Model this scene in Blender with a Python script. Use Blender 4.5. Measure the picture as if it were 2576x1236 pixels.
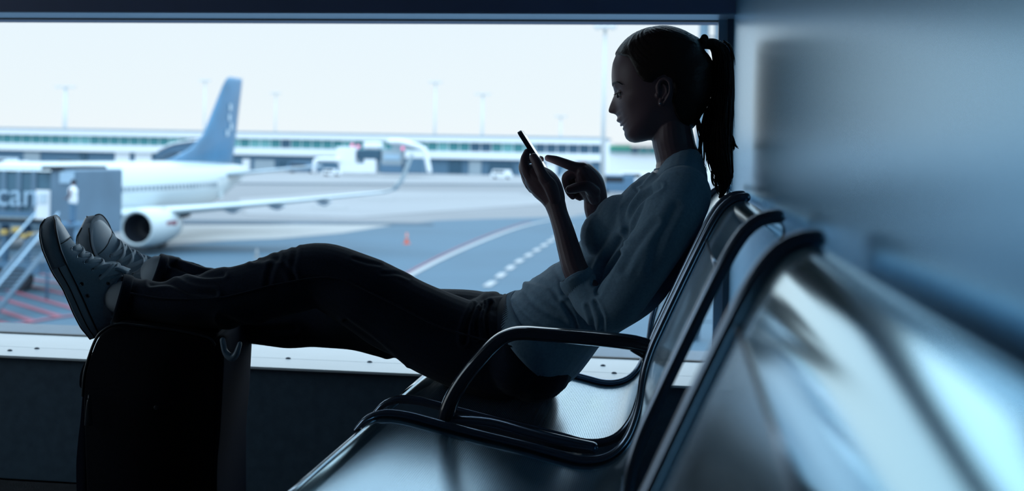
import bpy, bmesh, math, random
import numpy as np
from mathutils import Vector, Matrix, noise
random.seed(7)
for o in list(bpy.data.objects): bpy.data.objects.remove(o)
SC = bpy.context.scene
COL = SC.collection
# ------------------------------------------------------------------ camera, sky, exposure
H = 0.82            # eye height above the lounge floor
F = 3000.0          # focal length in pixels of the 2576 px frame
YAW = math.atan(412/3000); ROLL = math.radians(1.08)
PX0, PY0 = 1288.0, 387.0
fw = Vector((-math.sin(YAW), math.cos(YAW), 0)); rt = Vector((math.cos(YAW), math.sin(YAW), 0)); up = Vector((0, 0, 1))
camR = rt*math.cos(ROLL) + up*math.sin(ROLL)
camU = up*math.cos(ROLL) - rt*math.sin(ROLL)
cd = bpy.data.cameras.new('camera'); cam = bpy.data.objects.new('camera', cd); COL.objects.link(cam)
cd.sensor_width = 36; cd.lens = F*36/2576
cd.shift_y = -(618-PY0)/2576
m = Matrix((camR, camU, -fw)).transposed().to_4x4(); m.translation = Vector((0, 0, H)); cam.matrix_world = m
cd.clip_start = 0.02; cd.clip_end = 3000
cd.dof.use_dof = True; cd.dof.focus_distance = 2.15; cd.dof.aperture_fstop = 3.9
SC.camera = cam

w = bpy.data.worlds.new('sky'); SC.world = w; w.use_nodes = True
nt = w.node_tree; nt.nodes.clear()
tc = nt.nodes.new('ShaderNodeTexCoord'); sp = nt.nodes.new('ShaderNodeSeparateXYZ'); rp = nt.nodes.new('ShaderNodeValToRGB')
bg = nt.nodes.new('ShaderNodeBackground'); wo = nt.nodes.new('ShaderNodeOutputWorld')
nt.links.new(tc.outputs['Generated'], sp.inputs[0]); nt.links.new(sp.outputs['Z'], rp.inputs['Fac'])
nt.links.new(rp.outputs['Color'], bg.inputs['Color']); nt.links.new(bg.outputs[0], wo.inputs[0])
cr = rp.color_ramp
cr.elements[0].position = 0.0; cr.elements[0].color = (.95, .98, .995, 1)
cr.elements[1].position = 1.0; cr.elements[1].color = (2.1, 2.8, 3.4, 1)
for p, c in ((.035, (.91, .975, 1.0, 1)), (.12, (.87, .96, 1.02, 1)), (.30, (1.3, 1.6, 1.8, 1)), (.55, (1.8, 2.35, 2.8, 1))):
    e = cr.elements.new(p); e.color = c
bg.inputs['Strength'].default_value = 1.0
vs = SC.view_settings
vs.view_transform = 'Standard'; vs.look = 'None'; vs.exposure = 0.0; vs.gamma = 1.0; vs.use_curve_mapping = False
SC.cycles.use_denoising = True
SC.cycles.max_bounces = 8; SC.cycles.transparent_max_bounces = 24
SC.cycles.caustics_reflective = True; SC.cycles.sample_clamp_indirect = 4

# ------------------------------------------------------------------ helpers
def P(px, py, Y):
    """world point where the ray of photo pixel (px,py) meets the plane y = Y"""
    a, b = px-PX0, py-PY0
    u = a*math.cos(ROLL)+b*math.sin(ROLL); v = -a*math.sin(ROLL)+b*math.cos(ROLL)
    d = fw + rt*(u/F) - up*(v/F)
    return d*(Y/d.y) + Vector((0, 0, H))
def PZ(px, py, z):
    """world point where the ray of the pixel meets the plane of height z"""
    d = P(px, py, 1.0)-Vector((0, 0, H))
    return d*((z-H)/d.z) + Vector((0, 0, H))
PM = 1/3040.0        # metres per pixel per metre of depth
def mat(name, col, rough=.5, metal=0., bump=0., bscale=50., var=0., vscale=8., emit=0., spec=.5, alpha=None, coat=0., stretch=None, sheen=0.):
    m = bpy.data.materials.new(name); m.use_nodes = True; n = m.node_tree; b = n.nodes['Principled BSDF']
    b.inputs['Base Color'].default_value = (*col, 1); b.inputs['Roughness'].default_value = rough
    b.inputs['Metallic'].default_value = metal; b.inputs['Specular IOR Level'].default_value = spec
    b.inputs['Coat Weight'].default_value = coat; b.inputs['Sheen Weight'].default_value = sheen
    if emit: b.inputs['Emission Color'].default_value = (*col, 1); b.inputs['Emission Strength'].default_value = emit
    t = n.nodes.new('ShaderNodeTexCoord'); src = t.outputs['Object']
    if stretch:
        mp = n.nodes.new('ShaderNodeMapping'); mp.inputs['Scale'].default_value = stretch; n.links.new(src, mp.inputs[0]); src = mp.outputs[0]
    if var:
        nz = n.nodes.new('ShaderNodeTexNoise'); nz.inputs['Scale'].default_value = vscale; nz.inputs['Detail'].default_value = 5
        r = n.nodes.new('ShaderNodeValToRGB'); n.links.new(src, nz.inputs['Vector']); n.links.new(nz.outputs['Fac'], r.inputs[0])
        r.color_ramp.elements[0].position = .3; r.color_ramp.elements[1].position = .7
        r.color_ramp.elements[0].color = (*[max(0, c*(1-var)) for c in col], 1); r.color_ramp.elements[1].color = (*[min(1, c*(1+var)) for c in col], 1)
        n.links.new(r.outputs[0], b.inputs['Base Color'])
    if bump:
        nz = n.nodes.new('ShaderNodeTexNoise'); nz.inputs['Scale'].default_value = bscale; nz.inputs['Detail'].default_value = 6
        bp = n.nodes.new('ShaderNodeBump'); bp.inputs['Strength'].default_value = bump; bp.inputs['Distance'].default_value = .01
        n.links.new(src, nz.inputs['Vector']); n.links.new(nz.outputs['Fac'], bp.inputs['Height']); n.links.new(bp.outputs[0], b.inputs['Normal'])
    return m
def WM(o):
    return (WM(o.parent) @ o.matrix_parent_inverse @ o.matrix_basis) if o.parent else o.matrix_basis.copy()
def obj(name, bm, m, parent=None, smooth=True, **props):
    if isinstance(bm, bmesh.types.BMesh):
        me = bpy.data.meshes.new(name); bmesh.ops.recalc_face_normals(bm, faces=bm.faces); bm.to_mesh(me); bm.free()
    else: me = bm
    if smooth: me.polygons.foreach_set('use_smooth', [True]*len(me.polygons))
    for mm in (m if isinstance(m, (list, tuple)) else [m]): me.materials.append(mm)
    if smooth == 'auto': me.set_sharp_from_angle(angle=math.radians(35))
    o = bpy.data.objects.new(name, me); COL.objects.link(o)
    if parent is not None:
        o.parent = parent
        o.matrix_parent_inverse = WM(parent).inverted()
    for k, v in props.items(): o[k] = v
    return o
def empty(name, loc, label, category, group=None):
    o = bpy.data.objects.new(name, None); o.empty_display_size = .1; o.location = loc; COL.objects.link(o)
    o['label'] = label; o['category'] = category
    if group: o['group'] = group
    return o
def box(bm, x0, x1, y0, y1, z0, z1, bev=0.):
    r = bmesh.ops.create_cube(bm, size=1)
    vsx = r['verts']
    for v in vsx: v.co = Vector(((x0+x1)/2+v.co.x*(x1-x0), (y0+y1)/2+v.co.y*(y1-y0), (z0+z1)/2+v.co.z*(z1-z0)))
    if bev:
        es = list({e for v in vsx for e in v.link_edges})
        bmesh.ops.bevel(bm, geom=es, offset=bev, segments=2, affect='EDGES', profile=.5)
def boxbm(*a, **k):
    bm = bmesh.new(); box(bm, *a, **k); return bm
def catmull(arr, sub):
    a = np.array(arr, float); n = len(a)
    if n < 2 or sub <= 1: return a
    if n == 2: return np.array([a[0]+(a[1]-a[0])*t for t in np.linspace(0, 1, sub+1)])
    ext = np.vstack([2*a[0]-a[1], a, 2*a[-1]-a[-2]]); out = []
    for i in range(1, n):
        p0, p1, p2, p3 = ext[i-1], ext[i], ext[i+1], ext[i+2]
        for k in range(sub):
            t = k/sub
            out.append(.5*((2*p1)+(-p0+p2)*t+(2*p0-5*p1+4*p2-p3)*t*t+(-p0+3*p1-3*p2+p3)*t**3))
    out.append(a[-1]); return np.array(out)
def rings(bm, rs, cap=True, closed=False):
    vr = [[bm.verts.new(p) for p in r] for r in rs]
    n = len(vr[0]); L = len(vr)
    for i in range(L if closed else L-1):
        a, b = vr[i], vr[(i+1) % L]
        for j in range(n): bm.faces.new((a[j], a[(j+1) % n], b[(j+1) % n], b[j]))
    if cap and not closed:
        bm.faces.new(vr[0]); bm.faces.new(list(reversed(vr[-1])))
def loft(bm, nodes, n=20, sub=6, axis=(0, 1, 0), round_cap=True, p=2.0, capk=1.0):
    """nodes: (centre, a = half size across the path, b = half size along `axis`)"""
    A = catmull([[*c, a, b] for c, a, b in nodes], sub)
    ax = Vector(axis); L = len(A); rs = []
    C = [Vector(r[:3]) for r in A]
    def ring(c, tan, a, b):
        D = (ax - tan*ax.dot(tan)).normalized(); N = tan.cross(D)
        out = []
        for k in range(n):
            th = 2*math.pi*k/n; cx, sx = math.cos(th), math.sin(th)
            cx = math.copysign(abs(cx)**(2/p), cx); sx = math.copysign(abs(sx)**(2/p), sx)
            out.append(c + N*(a*cx) + D*(b*sx))
        return out
    tans = []
    for i in range(L):
        t = C[min(i+1, L-1)]-C[max(i-1, 0)]; tans.append(t.normalized())
    if round_cap and round_cap != 'start_flat':
        r0 = min(A[0][3], A[0][4])*capk
        for k in (4, 3, 2, 1):
            f = math.radians(k*20); rs.append(ring(C[0]-tans[0]*r0*math.sin(f), tans[0], A[0][3]*math.cos(f), A[0][4]*math.cos(f)))
    for i in range(L): rs.append(ring(C[i], tans[i], max(A[i][3], 1e-5), max(A[i][4], 1e-5)))
    if round_cap and round_cap != 'end_flat':
        r0 = min(A[-1][3], A[-1][4])*capk
        for k in (1, 2, 3, 4):
            f = math.radians(k*20); rs.append(ring(C[-1]+tans[-1]*r0*math.sin(f), tans[-1], A[-1][3]*math.cos(f), A[-1][4]*math.cos(f)))
    rings(bm, rs)
def tube(bm, pts, r, n=10, sub=4, rb=None, axis=(0, 1, 0), cap=True):
    loft(bm, [(Vector(q), (r[i] if isinstance(r, (list, tuple)) else r), (rb if rb else (r[i] if isinstance(r, (list, tuple)) else r))) for i, q in enumerate(pts)], n=n, sub=sub, axis=axis, round_cap=cap)
def stick(bm, a, b, r, n=8, r2=None):
    a, b = Vector(a), Vector(b); t = (b-a).normalized()
    ax = (0, 0, 1) if abs(t.z) < .9 else (0, 1, 0)
    loft(bm, [(a, r, r), (b, r2 or r, r2 or r)], n=n, sub=1, axis=ax, round_cap=False)
def ball(bm, c, rx, ry=None, rz=None, seg=16):
    r = bmesh.ops.create_uvsphere(bm, u_segments=seg, v_segments=seg//2+2, radius=1)
    ry = ry or rx; rz = rz or rx
    for v in r['verts']: v.co = Vector((c[0]+v.co.x*rx, c[1]+v.co.y*ry, c[2]+v.co.z*rz))
def remesh(bm, vox, smooth=2, fac=.5, post=None):
    me = bpy.data.meshes.new('tmp'); bmesh.ops.recalc_face_normals(bm, faces=bm.faces); bm.to_mesh(me); bm.free()
    o = bpy.data.objects.new('tmp', me); COL.objects.link(o)
    md = o.modifiers.new('r', 'REMESH'); md.mode = 'VOXEL'; md.voxel_size = vox; md.use_smooth_shade = True
    if smooth:
        s = o.modifiers.new('s', 'SMOOTH'); s.iterations = smooth; s.factor = fac
    dg = bpy.context.evaluated_depsgraph_get()
    out = bpy.data.meshes.new_from_object(o.evaluated_get(dg))
    bpy.data.objects.remove(o); bpy.data.meshes.remove(me)
    return out
def displace(me, fn):
    n = len(me.vertices); co = np.empty(n*3); me.vertices.foreach_get('co', co); co = co.reshape(n, 3)
    no = np.empty(n*3); me.vertex_normals.foreach_get('vector', no); no = no.reshape(n, 3)
    co = co + no*fn(co, no)[:, None]
    me.vertices.foreach_set('co', co.ravel()); me.update()
def slab(bm, pts, z, t=.02):
    """flat polygon through world xy points, from z-t to z"""
    top = [bm.verts.new((q[0], q[1], z)) for q in pts]; bot = [bm.verts.new((q[0], q[1], z-t)) for q in pts]
    bm.faces.new(top); bm.faces.new(list(reversed(bot))); n = len(pts)
    for i in range(n): bm.faces.new((top[i], bot[i], bot[(i+1) % n], top[(i+1) % n]))

# ------------------------------------------------------------------ materials
M = {}
M['floor'] = mat('floor_carpet', (.05, .05, .055), .9, bump=.4, bscale=300, var=.2, vscale=30)
M['skirt'] = mat('skirting', (.20, .14, .14), .6)
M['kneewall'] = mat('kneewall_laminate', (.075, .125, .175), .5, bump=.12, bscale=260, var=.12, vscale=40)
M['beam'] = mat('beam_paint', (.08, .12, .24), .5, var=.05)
M['frame'] = mat('window_alu', (.25, .38, .52), .35, metal=.6)
M['frame_dark'] = mat('window_alu_dark', (.05, .085, .13), .4, metal=.3)
M['gasket'] = mat('gasket_rubber', (.006, .008, .01), .6)
M['sill'] = mat('sill_enamel', (.85, .92, .95), .28, bump=.03, bscale=30, var=.03, vscale=5)
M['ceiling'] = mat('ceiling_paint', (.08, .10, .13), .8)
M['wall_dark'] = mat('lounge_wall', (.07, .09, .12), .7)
M['steel_wall'] = mat('brushed_panel', (.20, .45, .64), .27, metal=.85, bump=.015, bscale=60, stretch=(1, 1, 30))
M['tube'] = mat('dark_chrome', (.20, .25, .32), .20, metal=.9)
M['arm'] = mat('armrest_polymer', (.020, .027, .042), .2, coat=1.0)
M['trimsteel'] = mat('edge_steel', (.6, .66, .72), .18, metal=.95)
# perforated steel for the seats: round holes on a staggered grid in metric UV
def perforated(name, col, rough, pitch=.0034, hole=.25):
    m = bpy.data.materials.new(name); m.use_nodes = True; n = m.node_tree; b = n.nodes['Principled BSDF']; L = n.links
    b.inputs['Base Color'].default_value = (*col, 1); b.inputs['Metallic'].default_value = .9; b.inputs['Roughness'].default_value = rough
    uv = n.nodes.new('ShaderNodeUVMap'); uv.uv_map = 'UVMap'
    sep = n.nodes.new('ShaderNodeSeparateXYZ'); L.new(uv.outputs[0], sep.inputs[0])
    def mt(op, a, bb=None):
        x = n.nodes.new('ShaderNodeMath'); x.operation = op
        for i, q in enumerate((a, bb)):
            if q is None: continue
            if isinstance(q, (int, float)): x.inputs[i].default_value = q
            else: L.new(q, x.inputs[i])
        return x.outputs[0]
    def dist(off):
        u = mt('ADD', mt('DIVIDE', sep.outputs[0], pitch*1.732), off); v = mt('ADD', mt('DIVIDE', sep.outputs[1], pitch), off)
        fu = mt('MULTIPLY', mt('SUBTRACT', mt('FRACT', u), .5), 1.732); fv = mt('SUBTRACT', mt('FRACT', v), .5)
        return mt('SQRT', mt('ADD', mt('MULTIPLY', fu, fu), mt('MULTIPLY', fv, fv)))
    d = mt('MINIMUM', dist(0.0), dist(.5))
    h = mt('LESS_THAN', d, hole)
    tr = n.nodes.new('ShaderNodeBsdfTransparent'); mx = n.nodes.new('ShaderNodeMixShader')
    L.new(h, mx.inputs[0]); L.new(b.outputs[0], mx.inputs[1]); L.new(tr.outputs[0], mx.inputs[2])
    L.new(mx.outputs[0], n.nodes['Material Output'].inputs['Surface'])
    return m
M['perf'] = perforated('perforated_steel', (.42, .60, .72), .20)
M['sheet'] = mat('seat_sheet_steel', (.42, .74, .90), .11, metal=.95, bump=.004, bscale=20)
def glassmat(name, tint, refl):
    m = bpy.data.materials.new(name); m.use_nodes = True; n = m.node_tree; n.nodes.remove(n.nodes['Principled BSDF'])
    tr = n.nodes.new('ShaderNodeBsdfTransparent'); tr.inputs[0].default_value = (*tint, 1)
    gl = n.nodes.new('ShaderNodeBsdfGlossy'); gl.inputs['Roughness'].default_value = .01
    fr = n.nodes.new('ShaderNodeFresnel'); fr.inputs[0].default_value = 1.3
    mu = n.nodes.new('ShaderNodeMath'); mu.operation = 'MULTIPLY'; mu.inputs[1].default_value = refl
    mx = n.nodes.new('ShaderNodeMixShader'); n.links.new(fr.outputs[0], mu.inputs[0]); n.links.new(mu.outputs[0], mx.inputs[0])
    n.links.new(tr.outputs[0], mx.inputs[1]); n.links.new(gl.outputs[0], mx.inputs[2]); n.links.new(mx.outputs[0], n.nodes['Material Output'].inputs[0])
    return m
M['glass'] = glassmat('window_glass', (.97, .99, 1.0), .5)

# ------------------------------------------------------------------ the lounge shell
ZT = P(0, 893, 2.72).z; YS, YG, YB = 2.72, 3.05, 2.90   # sill height; sill front, glass, beam front
ZTOP = P(0, 47, YG).z; ZBEAM = P(0, 28, YB).z
XW = P(1843, 60, YG).x; XJ = P(1829, 60, YG).x; XL = -4.1
ST = dict(kind='structure')
obj('floor', boxbm(XL-.2, XW+.2, -3.2, YS+.02, -.2, 0), M['floor'], smooth=False, **ST)
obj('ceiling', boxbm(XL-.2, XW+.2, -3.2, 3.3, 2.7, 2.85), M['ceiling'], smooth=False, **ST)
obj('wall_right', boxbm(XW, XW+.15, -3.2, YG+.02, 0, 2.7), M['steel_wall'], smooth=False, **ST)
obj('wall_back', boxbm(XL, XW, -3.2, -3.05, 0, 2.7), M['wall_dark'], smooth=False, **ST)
bm = bmesh.new()      # left wall with an opening for an added fill window, out of view
box(bm, XL-.2, XL, -3.05, 3.2, 0, .5); box(bm, XL-.2, XL, -3.05, 3.2, 2.4, 2.7)
box(bm, XL-.2, XL, -3.05, .0, .5, 2.4); box(bm, XL-.2, XL, 2.5, 3.2, .5, 2.4)
obj('wall_left', bm, M['wall_dark'], smooth=False, **ST)
obj('fill_window', boxbm(XL-.11, XL-.09, .0, 2.5, .5, 2.4), M['glass'], smooth=False, **ST)  # unseen window, added to bring fill light onto the camera-facing sides
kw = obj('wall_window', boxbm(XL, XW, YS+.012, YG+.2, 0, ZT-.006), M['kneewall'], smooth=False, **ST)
zs = P(100, 1217, YS).z
obj('baseboard_window', boxbm(XL, XW, YS-.004, YS+.012, 0, zs), M['skirt'], smooth=False, **ST)
# window sill: two enamelled boards with a joint and small screws
sl = obj('trim_1', boxbm(XL, XW, YS-.006, P(0, 872, 1).y*0+2.835, ZT-.006, ZT, bev=.001), M['sill'], smooth=False, **ST)
obj('sill_board', boxbm(XL, XW, 2.837, YG-.02, ZT-.006, ZT, bev=.001), M['sill'], sl, smooth=False)
scr = bmesh.new(); ball(scr, (0, 0, 0), .007, .005, .004, seg=10); sme = None
for px, py in ((25, 883), (93, 878), (725, 903), (930, 912), (1517, 921), (1545, 940), (1790, 945)):
    q = PZ(px, py, ZT)
    if sme is None: s0 = obj('screw', scr, M['frame_dark'], sl); sme = s0.data; s0.location = q
    else:
        s1 = s0.copy(); COL.objects.link(s1); s1.location = q
zg0 = P(0, 838, YG).z
obj('trim_2', boxbm(XL, XW, YB, YG+.12, ZBEAM, ZBEAM+.17), M['beam'], smooth=False, **ST)                      # beam over the window
fr = obj('window_1', boxbm(XL, XW, YB+.004, YG+.02, ZBEAM-.003, ZBEAM+.001), M['frame'], smooth=False, **ST)   # head rail
obj('bottom_rail', boxbm(XL, XJ, YG-.02, YG+.02, ZT-.004, zg0-.006), M['frame'], fr, smooth=False)
obj('jamb', boxbm(XJ-.022, XJ, YG-.03, YG+.03, ZT, ZBEAM), M['frame'], fr, smooth=False)
obj('corner_post', boxbm(XJ, XW+.001, YG-.05, YG+.05, ZT-.02, ZBEAM+.02), M['frame_dark'], fr, smooth=False)
obj('mullion', boxbm(-3.25, -3.17, YG-.04, YG+.04, ZT, ZBEAM), M['frame_dark'], fr, smooth=False)
def frame_path(x0, x1, z0, z1, y, r, rc):
    pts = []
    for cx, cz, a0 in ((x1-rc, z0+rc, -90), (x1-rc, z1-rc, 0), (x0+rc, z1-rc, 90), (x0+rc, z0+rc, 180)):
        for k in range(6):
            a = math.radians(a0+k*18); pts.append(Vector((cx+rc*math.cos(a), y, cz+rc*math.sin(a))))
    bm = bmesh.new(); rs = []
    n = len(pts); c = Vector(((x0+x1)/2, y, (z0+z1)/2))
    for i in range(n):
        t = (pts[(i+1) % n]-pts[i-1]).normalized(); N = t.cross(Vector((0, 1, 0)))
        rs.append([pts[i]+N*(r*math.cos(q))+Vector((0, 1, 0))*(.012*math.sin(q)) for q in [math.radians(45+90*k) for k in range(4)]])
    rings(bm, rs, closed=True)
    return bm
gx1 = P(1823.5, 60, YG).x
obj('gasket', frame_path(-3.17, gx1, P(0, 836, YG).z, P(0, 47, YG).z, YG-.01, .0042, .02), M['gasket'], fr, smooth=False)
obj('gasket', frame_path(XL+.05, -3.25, P(0, 836, YG).z, P(0, 47, YG).z, YG-.01, .0042, .02), M['gasket'], fr, smooth=False)
obj('pane', boxbm(-3.17, gx1, YG-.004, YG+.004, zg0-.006, ZBEAM), M['glass'], fr, smooth=False)
obj('pane', boxbm(XL, -3.25, YG-.004, YG+.004, zg0-.006, ZBEAM), M['glass'], fr, smooth=False)

zu = ZBEAM+.17
obj('window_3', boxbm(XL, XW, YG-.004, YG+.004, zu, zu+.42), M['glass'], smooth=False, **ST)      # glazing above the transom beam
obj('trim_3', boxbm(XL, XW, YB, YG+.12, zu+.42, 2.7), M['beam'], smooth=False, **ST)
obj('trim_4', boxbm(-3.25, -3.17, YG-.06, YG+.06, zu, zu+.42), M['frame_dark'], smooth=False, **ST)
obj('trim_5', boxbm(XJ, XW+.001, YG-.05, YG+.05, zu, zu+.42), M['frame_dark'], smooth=False, **ST)
# ------------------------------------------------------------------ the bench
prof_px = [(896, 1082), (921, 1056), (948, 1044), (979, 1041), (1030, 1048), (1108, 1069), (1205, 1094), (1321, 1122), (1399, 1143), (1457, 1158), (1507, 1157),
           (1546, 1141), (1577, 1108), (1597, 1065), (1612, 1010), (1622, 940), (1640, 880), (1668, 817), (1720, 707), (1771, 603), (1800, 550), (1824, 518), (1850, 501), (1876, 497)]
prof = [P(x, y, 1.87) for x, y in prof_px]
pr = catmull([[q.x, q.z] for q in prof], 6)
seg = np.r_[0, np.cumsum(np.hypot(*np.diff(pr, axis=0).T))]
def pat(s):
    return np.interp(s, seg, pr[:, 0]), np.interp(s, seg, pr[:, 1])
LT = seg[-1]
bench = empty('airport_bench', (-.25, 1.4, 0), 'row of perforated steel airport seats with dark tube frames against the right wall', 'bench')
def side_tube(Y, parent):
    bm = bmesh.new()
    N = 90; nodes = []
    for i in range(N+1):
        s = LT*i/N; x, z = pat(s); r = .0076
        if i < 6: r = .0076*(.55+.45*i/6)
        nodes.append((Vector((x, Y, z)), r, .0084))
    loft(bm, nodes, n=14, sub=1, axis=(0, 1, 0))
    return obj('side_tube', bm, M['tube'], parent)
def seat(y0, y1, first=False):
    bm = bmesh.new(); uvl = bm.loops.layers.uv.new('UVMap')
    a, b = y0+.006, y1-.006; mg = .040
    ys = [a, a+mg*.5, a+mg] + list(np.linspace(a+mg, b-mg, 9))[1:-1] + [b-mg, b-mg*.5, b]
    s0, s1 = .012, LT+.012; sa, sb = .075, np.interp(19.0, range(len(prof)), [seg[i*6] for i in range(len(prof))])
    ss = sorted(set([s0, .025, .04, .055, sa, sb] + list(np.linspace(sa, sb, 60)) + list(np.linspace(sb, LT-.002, 14))))
    G = []
    for s in ss:
        x, z = pat(s); x2, z2 = pat(min(s+.004, LT)); x1, z1 = pat(min(s+.004, LT)-.008)
        t = Vector((x2-x1, 0, z2-z1)).normalized(); N = Vector((-t.z, 0, t.x))      # towards the sitter
        off = -.004
        if s < .04: off -= .012*(1-s/.04)
        G.append([bm.verts.new(Vector((x, y, z))+N*off) for y in ys])
    # rear lip curling down behind the back
    x, z = pat(LT); base = Vector((x, 0, z))
    for k in range(1, 6):
        an = math.radians(-10-k*24); base = base+Vector((math.cos(an)*.0055, 0, math.sin(an)*.0055))
        G.append([bm.verts.new(Vector((base.x, y, base.z-.004))) for y in ys]); ss.append(ss[-1]+.0055)
    for i in range(len(G)-1):
        for j in range(len(ys)-1):
            f = bm.faces.new((G[i][j], G[i][j+1], G[i+1][j+1], G[i+1][j]))
            perf = sa-1e-6 <= ss[i] and ss[i+1] <= sb+1e-6 and a+mg-1e-6 <= ys[j] and ys[j+1] <= b-mg+1e-6
            f.material_index = 1 if perf else 0
            for lp, (ii, jj) in zip(f.loops, ((i, j), (i, j+1), (i+1, j+1), (i+1, j))): lp[uvl].uv = (ss[ii], ys[jj])
    o = obj('seat_shell', bm, [M['sheet'], M['perf']], bench)
    sd = o.modifiers.new('t', 'SOLIDIFY'); sd.thickness = .0015; sd.offset = -1
    side_tube(y0, o); side_tube(y1, o)
    x, z = pat(.008); bm = bmesh.new(); stick(bm, (x+.004, y0, z-.010), (x+.004, y1, z-.010), .0065, n=12)
    obj('front_edge', bm, M['trimsteel'], o)
    x, z = pat(sb); x1, z1 = pat(sb+.01); t = Vector((x1-x, 0, z1-z)).normalized(); N = Vector((-t.z, 0, t.x))
    bm = bmesh.new(); q = Vector((x, 0, z))-N*.0035; stick(bm, q+Vector((0, y0+.012, 0)), q+Vector((0, y1-.012, 0)), .0022, n=8)
    obj('panel_seam', bm, M['tube'], o)
    return o
YA = (1.983, 2.517); YBB = (1.28, 1.87); YC = (.20, .935)
for y0, y1 in (YA, YBB, YC): seat(y0, y1)
# armrest between the two seats by the window
YR = 1.927
arm_px = [(1118, 1085), (1122, 1050), (1136, 1008), (1166, 955), (1206, 905), (1248, 862), (1282, 843), (1318, 838), (1380, 842), (1460, 848), (1540, 856), (1600, 864), (1632, 872)]
rr = [20, 22, 23, 22, 21, 20, 19, 19, 19.5, 20, 20, 20, 19]
bm = bmesh.new(); loft(bm, [(P(x, y, YR), r*PM*YR*.93, .021) for (x, y), r in zip(arm_px, rr)], n=18, sub=5, p=2.6)
loft(bm, [(P(1600, 868, YR), .014, .02), (P(1632, 884, YR), .016, .018), (P(1630, 905, YR), .010, .012)], n=14, sub=4)
arm = obj('armrest', bm, M['arm'], bench, label='black curved armrest')
bm = bmesh.new(); loft(bm, [(P(1120, 1058, YR), .010, .016), (P(1230, 1068, YR), .012, .018), (P(1330, 1095, YR), .012, .018), (P(1420, 1117, YR), .012, .018), (P(1490, 1128, YR), .010, .016)], n=14, sub=5)
obj('bracket', bm, M['tube'], arm)
bx = -.20
bm = boxbm(bx-.035, bx+.035, .15, 2.56, .19, .25, bev=.006); obj('beam', bm, M['arm'], bench)
for yy in (.35, 1.08, 1.93, 2.45):
    bm = bmesh.new(); box(bm, bx-.02, bx+.02, yy-.025, yy+.025, .02, .2, bev=.004); box(bm, bx-.22, bx+.22, yy-.025, yy+.025, 0, .025, bev=.006)
    lg = obj('leg', bm, M['arm'], bench)
for yy in (.3, .8, 1.34, 1.81, 2.04, 2.46):
    bm = bmesh.new(); x, z = pat(.28); loft(bm, [(Vector((bx, yy, .24)), .02, .012), (Vector((x+.02, yy, z-.045)), .016, .010), (Vector((x+.05, yy, z-.05)), .008, .008)], n=10, sub=3)
    obj('seat_bracket', bm, M['arm'], bench)
# ------------------------------------------------------------------ the traveller
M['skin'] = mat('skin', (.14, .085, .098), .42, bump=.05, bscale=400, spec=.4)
M['lips'] = mat('lips', (.14, .06, .075), .35)
M['hair'] = mat('hair_dark', (.022, .012, .011), .42, bump=.15, bscale=120, stretch=(1, 1, 1), spec=.3)
M['tie'] = mat('hair_tie_cloth', (.02, .015, .018), .9)
M['knit'] = mat('sweater_knit', (.21, .34, .45), .92, bump=.10, bscale=900, var=.10, vscale=220, sheen=.15)
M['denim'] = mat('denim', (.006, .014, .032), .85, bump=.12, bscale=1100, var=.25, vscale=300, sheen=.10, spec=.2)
M['thread'] = mat('jeans_thread', (.10, .06, .03), .8)
M['canvas'] = mat('shoe_canvas', (.55, .67, .76), .9, bump=.15, bscale=1500, var=.08, vscale=300)
M['rubber'] = mat('shoe_rubber', (.68, .78, .86), .5, bump=.03, bscale=300)
M['bumper'] = mat('shoe_bumper', (.46, .54, .62), .6, bump=.35, bscale=500, stretch=(1, 1, 3))
M['cap'] = mat('toe_cap_rubber', (.70, .80, .88), .35)
M['stripe'] = mat('sole_stripe', (.008, .009, .014), .6)
M['lace'] = mat('lace_cotton', (.80, .88, .94), .9, bump=.1, bscale=900)
M['metal'] = mat('nickel', (.6, .64, .68), .25, metal=1)
M['sock'] = mat('sock_cotton', (.55, .62, .68), .95, bump=.1, bscale=800)
YW = 2.25
person = empty('person', (-.35, YW, .36), 'woman in grey-blue sweater, dark jeans and white sneakers, ponytail, reclining with feet on suitcase', 'person')
def N3(x, y, a, b, Y=YW, k=1.0): return (P(x, y, Y), a*PM*Y*k, b)

# --- head: meridians from the traced profile to the temples
ZO = lambda zx, zy: (1480+zx/3.8625, 60+zy/3.8625)
skin_prof = [ZO(*q) for q in [(262, 310), (235, 380), (225, 460), (225, 540), (228, 590), (243, 622), (254, 660), (248, 695), (225, 750), (205, 800), (193, 838), (198, 860), (218, 869), (240, 873), (264, 882),
             (281, 903), (280, 922), (270, 942), (284, 957), (318, 965), (352, 971), (318, 979), (295, 994), (300, 1014), (330, 1026), (350, 1045), (349, 1080), (366, 1120), (400, 1148), (450, 1160), (510, 1152), (580, 1136)]]
skin_prof += [(1660, 350), (1700, 348), (1740, 322), (1762, 290), (1785, 240), (1788, 190), (1780, 150), (1755, 110), (1725, 86), (1690, 74), (1650, 72), (1610, 82), (1580, 100), (1558, 122)]
hair_prof = [ZO(*q) for q in [(258, 318), (262, 280), (300, 218), (360, 148), (440, 88), (540, 43), (650, 20), (750, 16), (850, 33), (940, 68), (1010, 108), (1070, 140)]] + \
            [(1772, 128), (1785, 144), (1792, 158), (1793, 185), (1790, 215), (1783, 245), (1768, 277), (1750, 300), (1710, 320), (1690, 330), (1650, 345), (1610, 352), (1590, 340), (1578, 320), (1572, 290), (1556, 260), (1558, 225), (1552, 190), (1549, 160)]
HC = (1672., 215.)
def polar(pts):
    a = np.array(pts)-HC; th = np.unwrap(np.arctan2(-a[:, 1], a[:, 0]))
    r = np.hypot(a[:, 0], a[:, 1]); o = np.argsort(th); return th[o], r[o]
NPH = 640
PH = np.linspace(0, 2*math.pi, NPH, endpoint=False)
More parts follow.
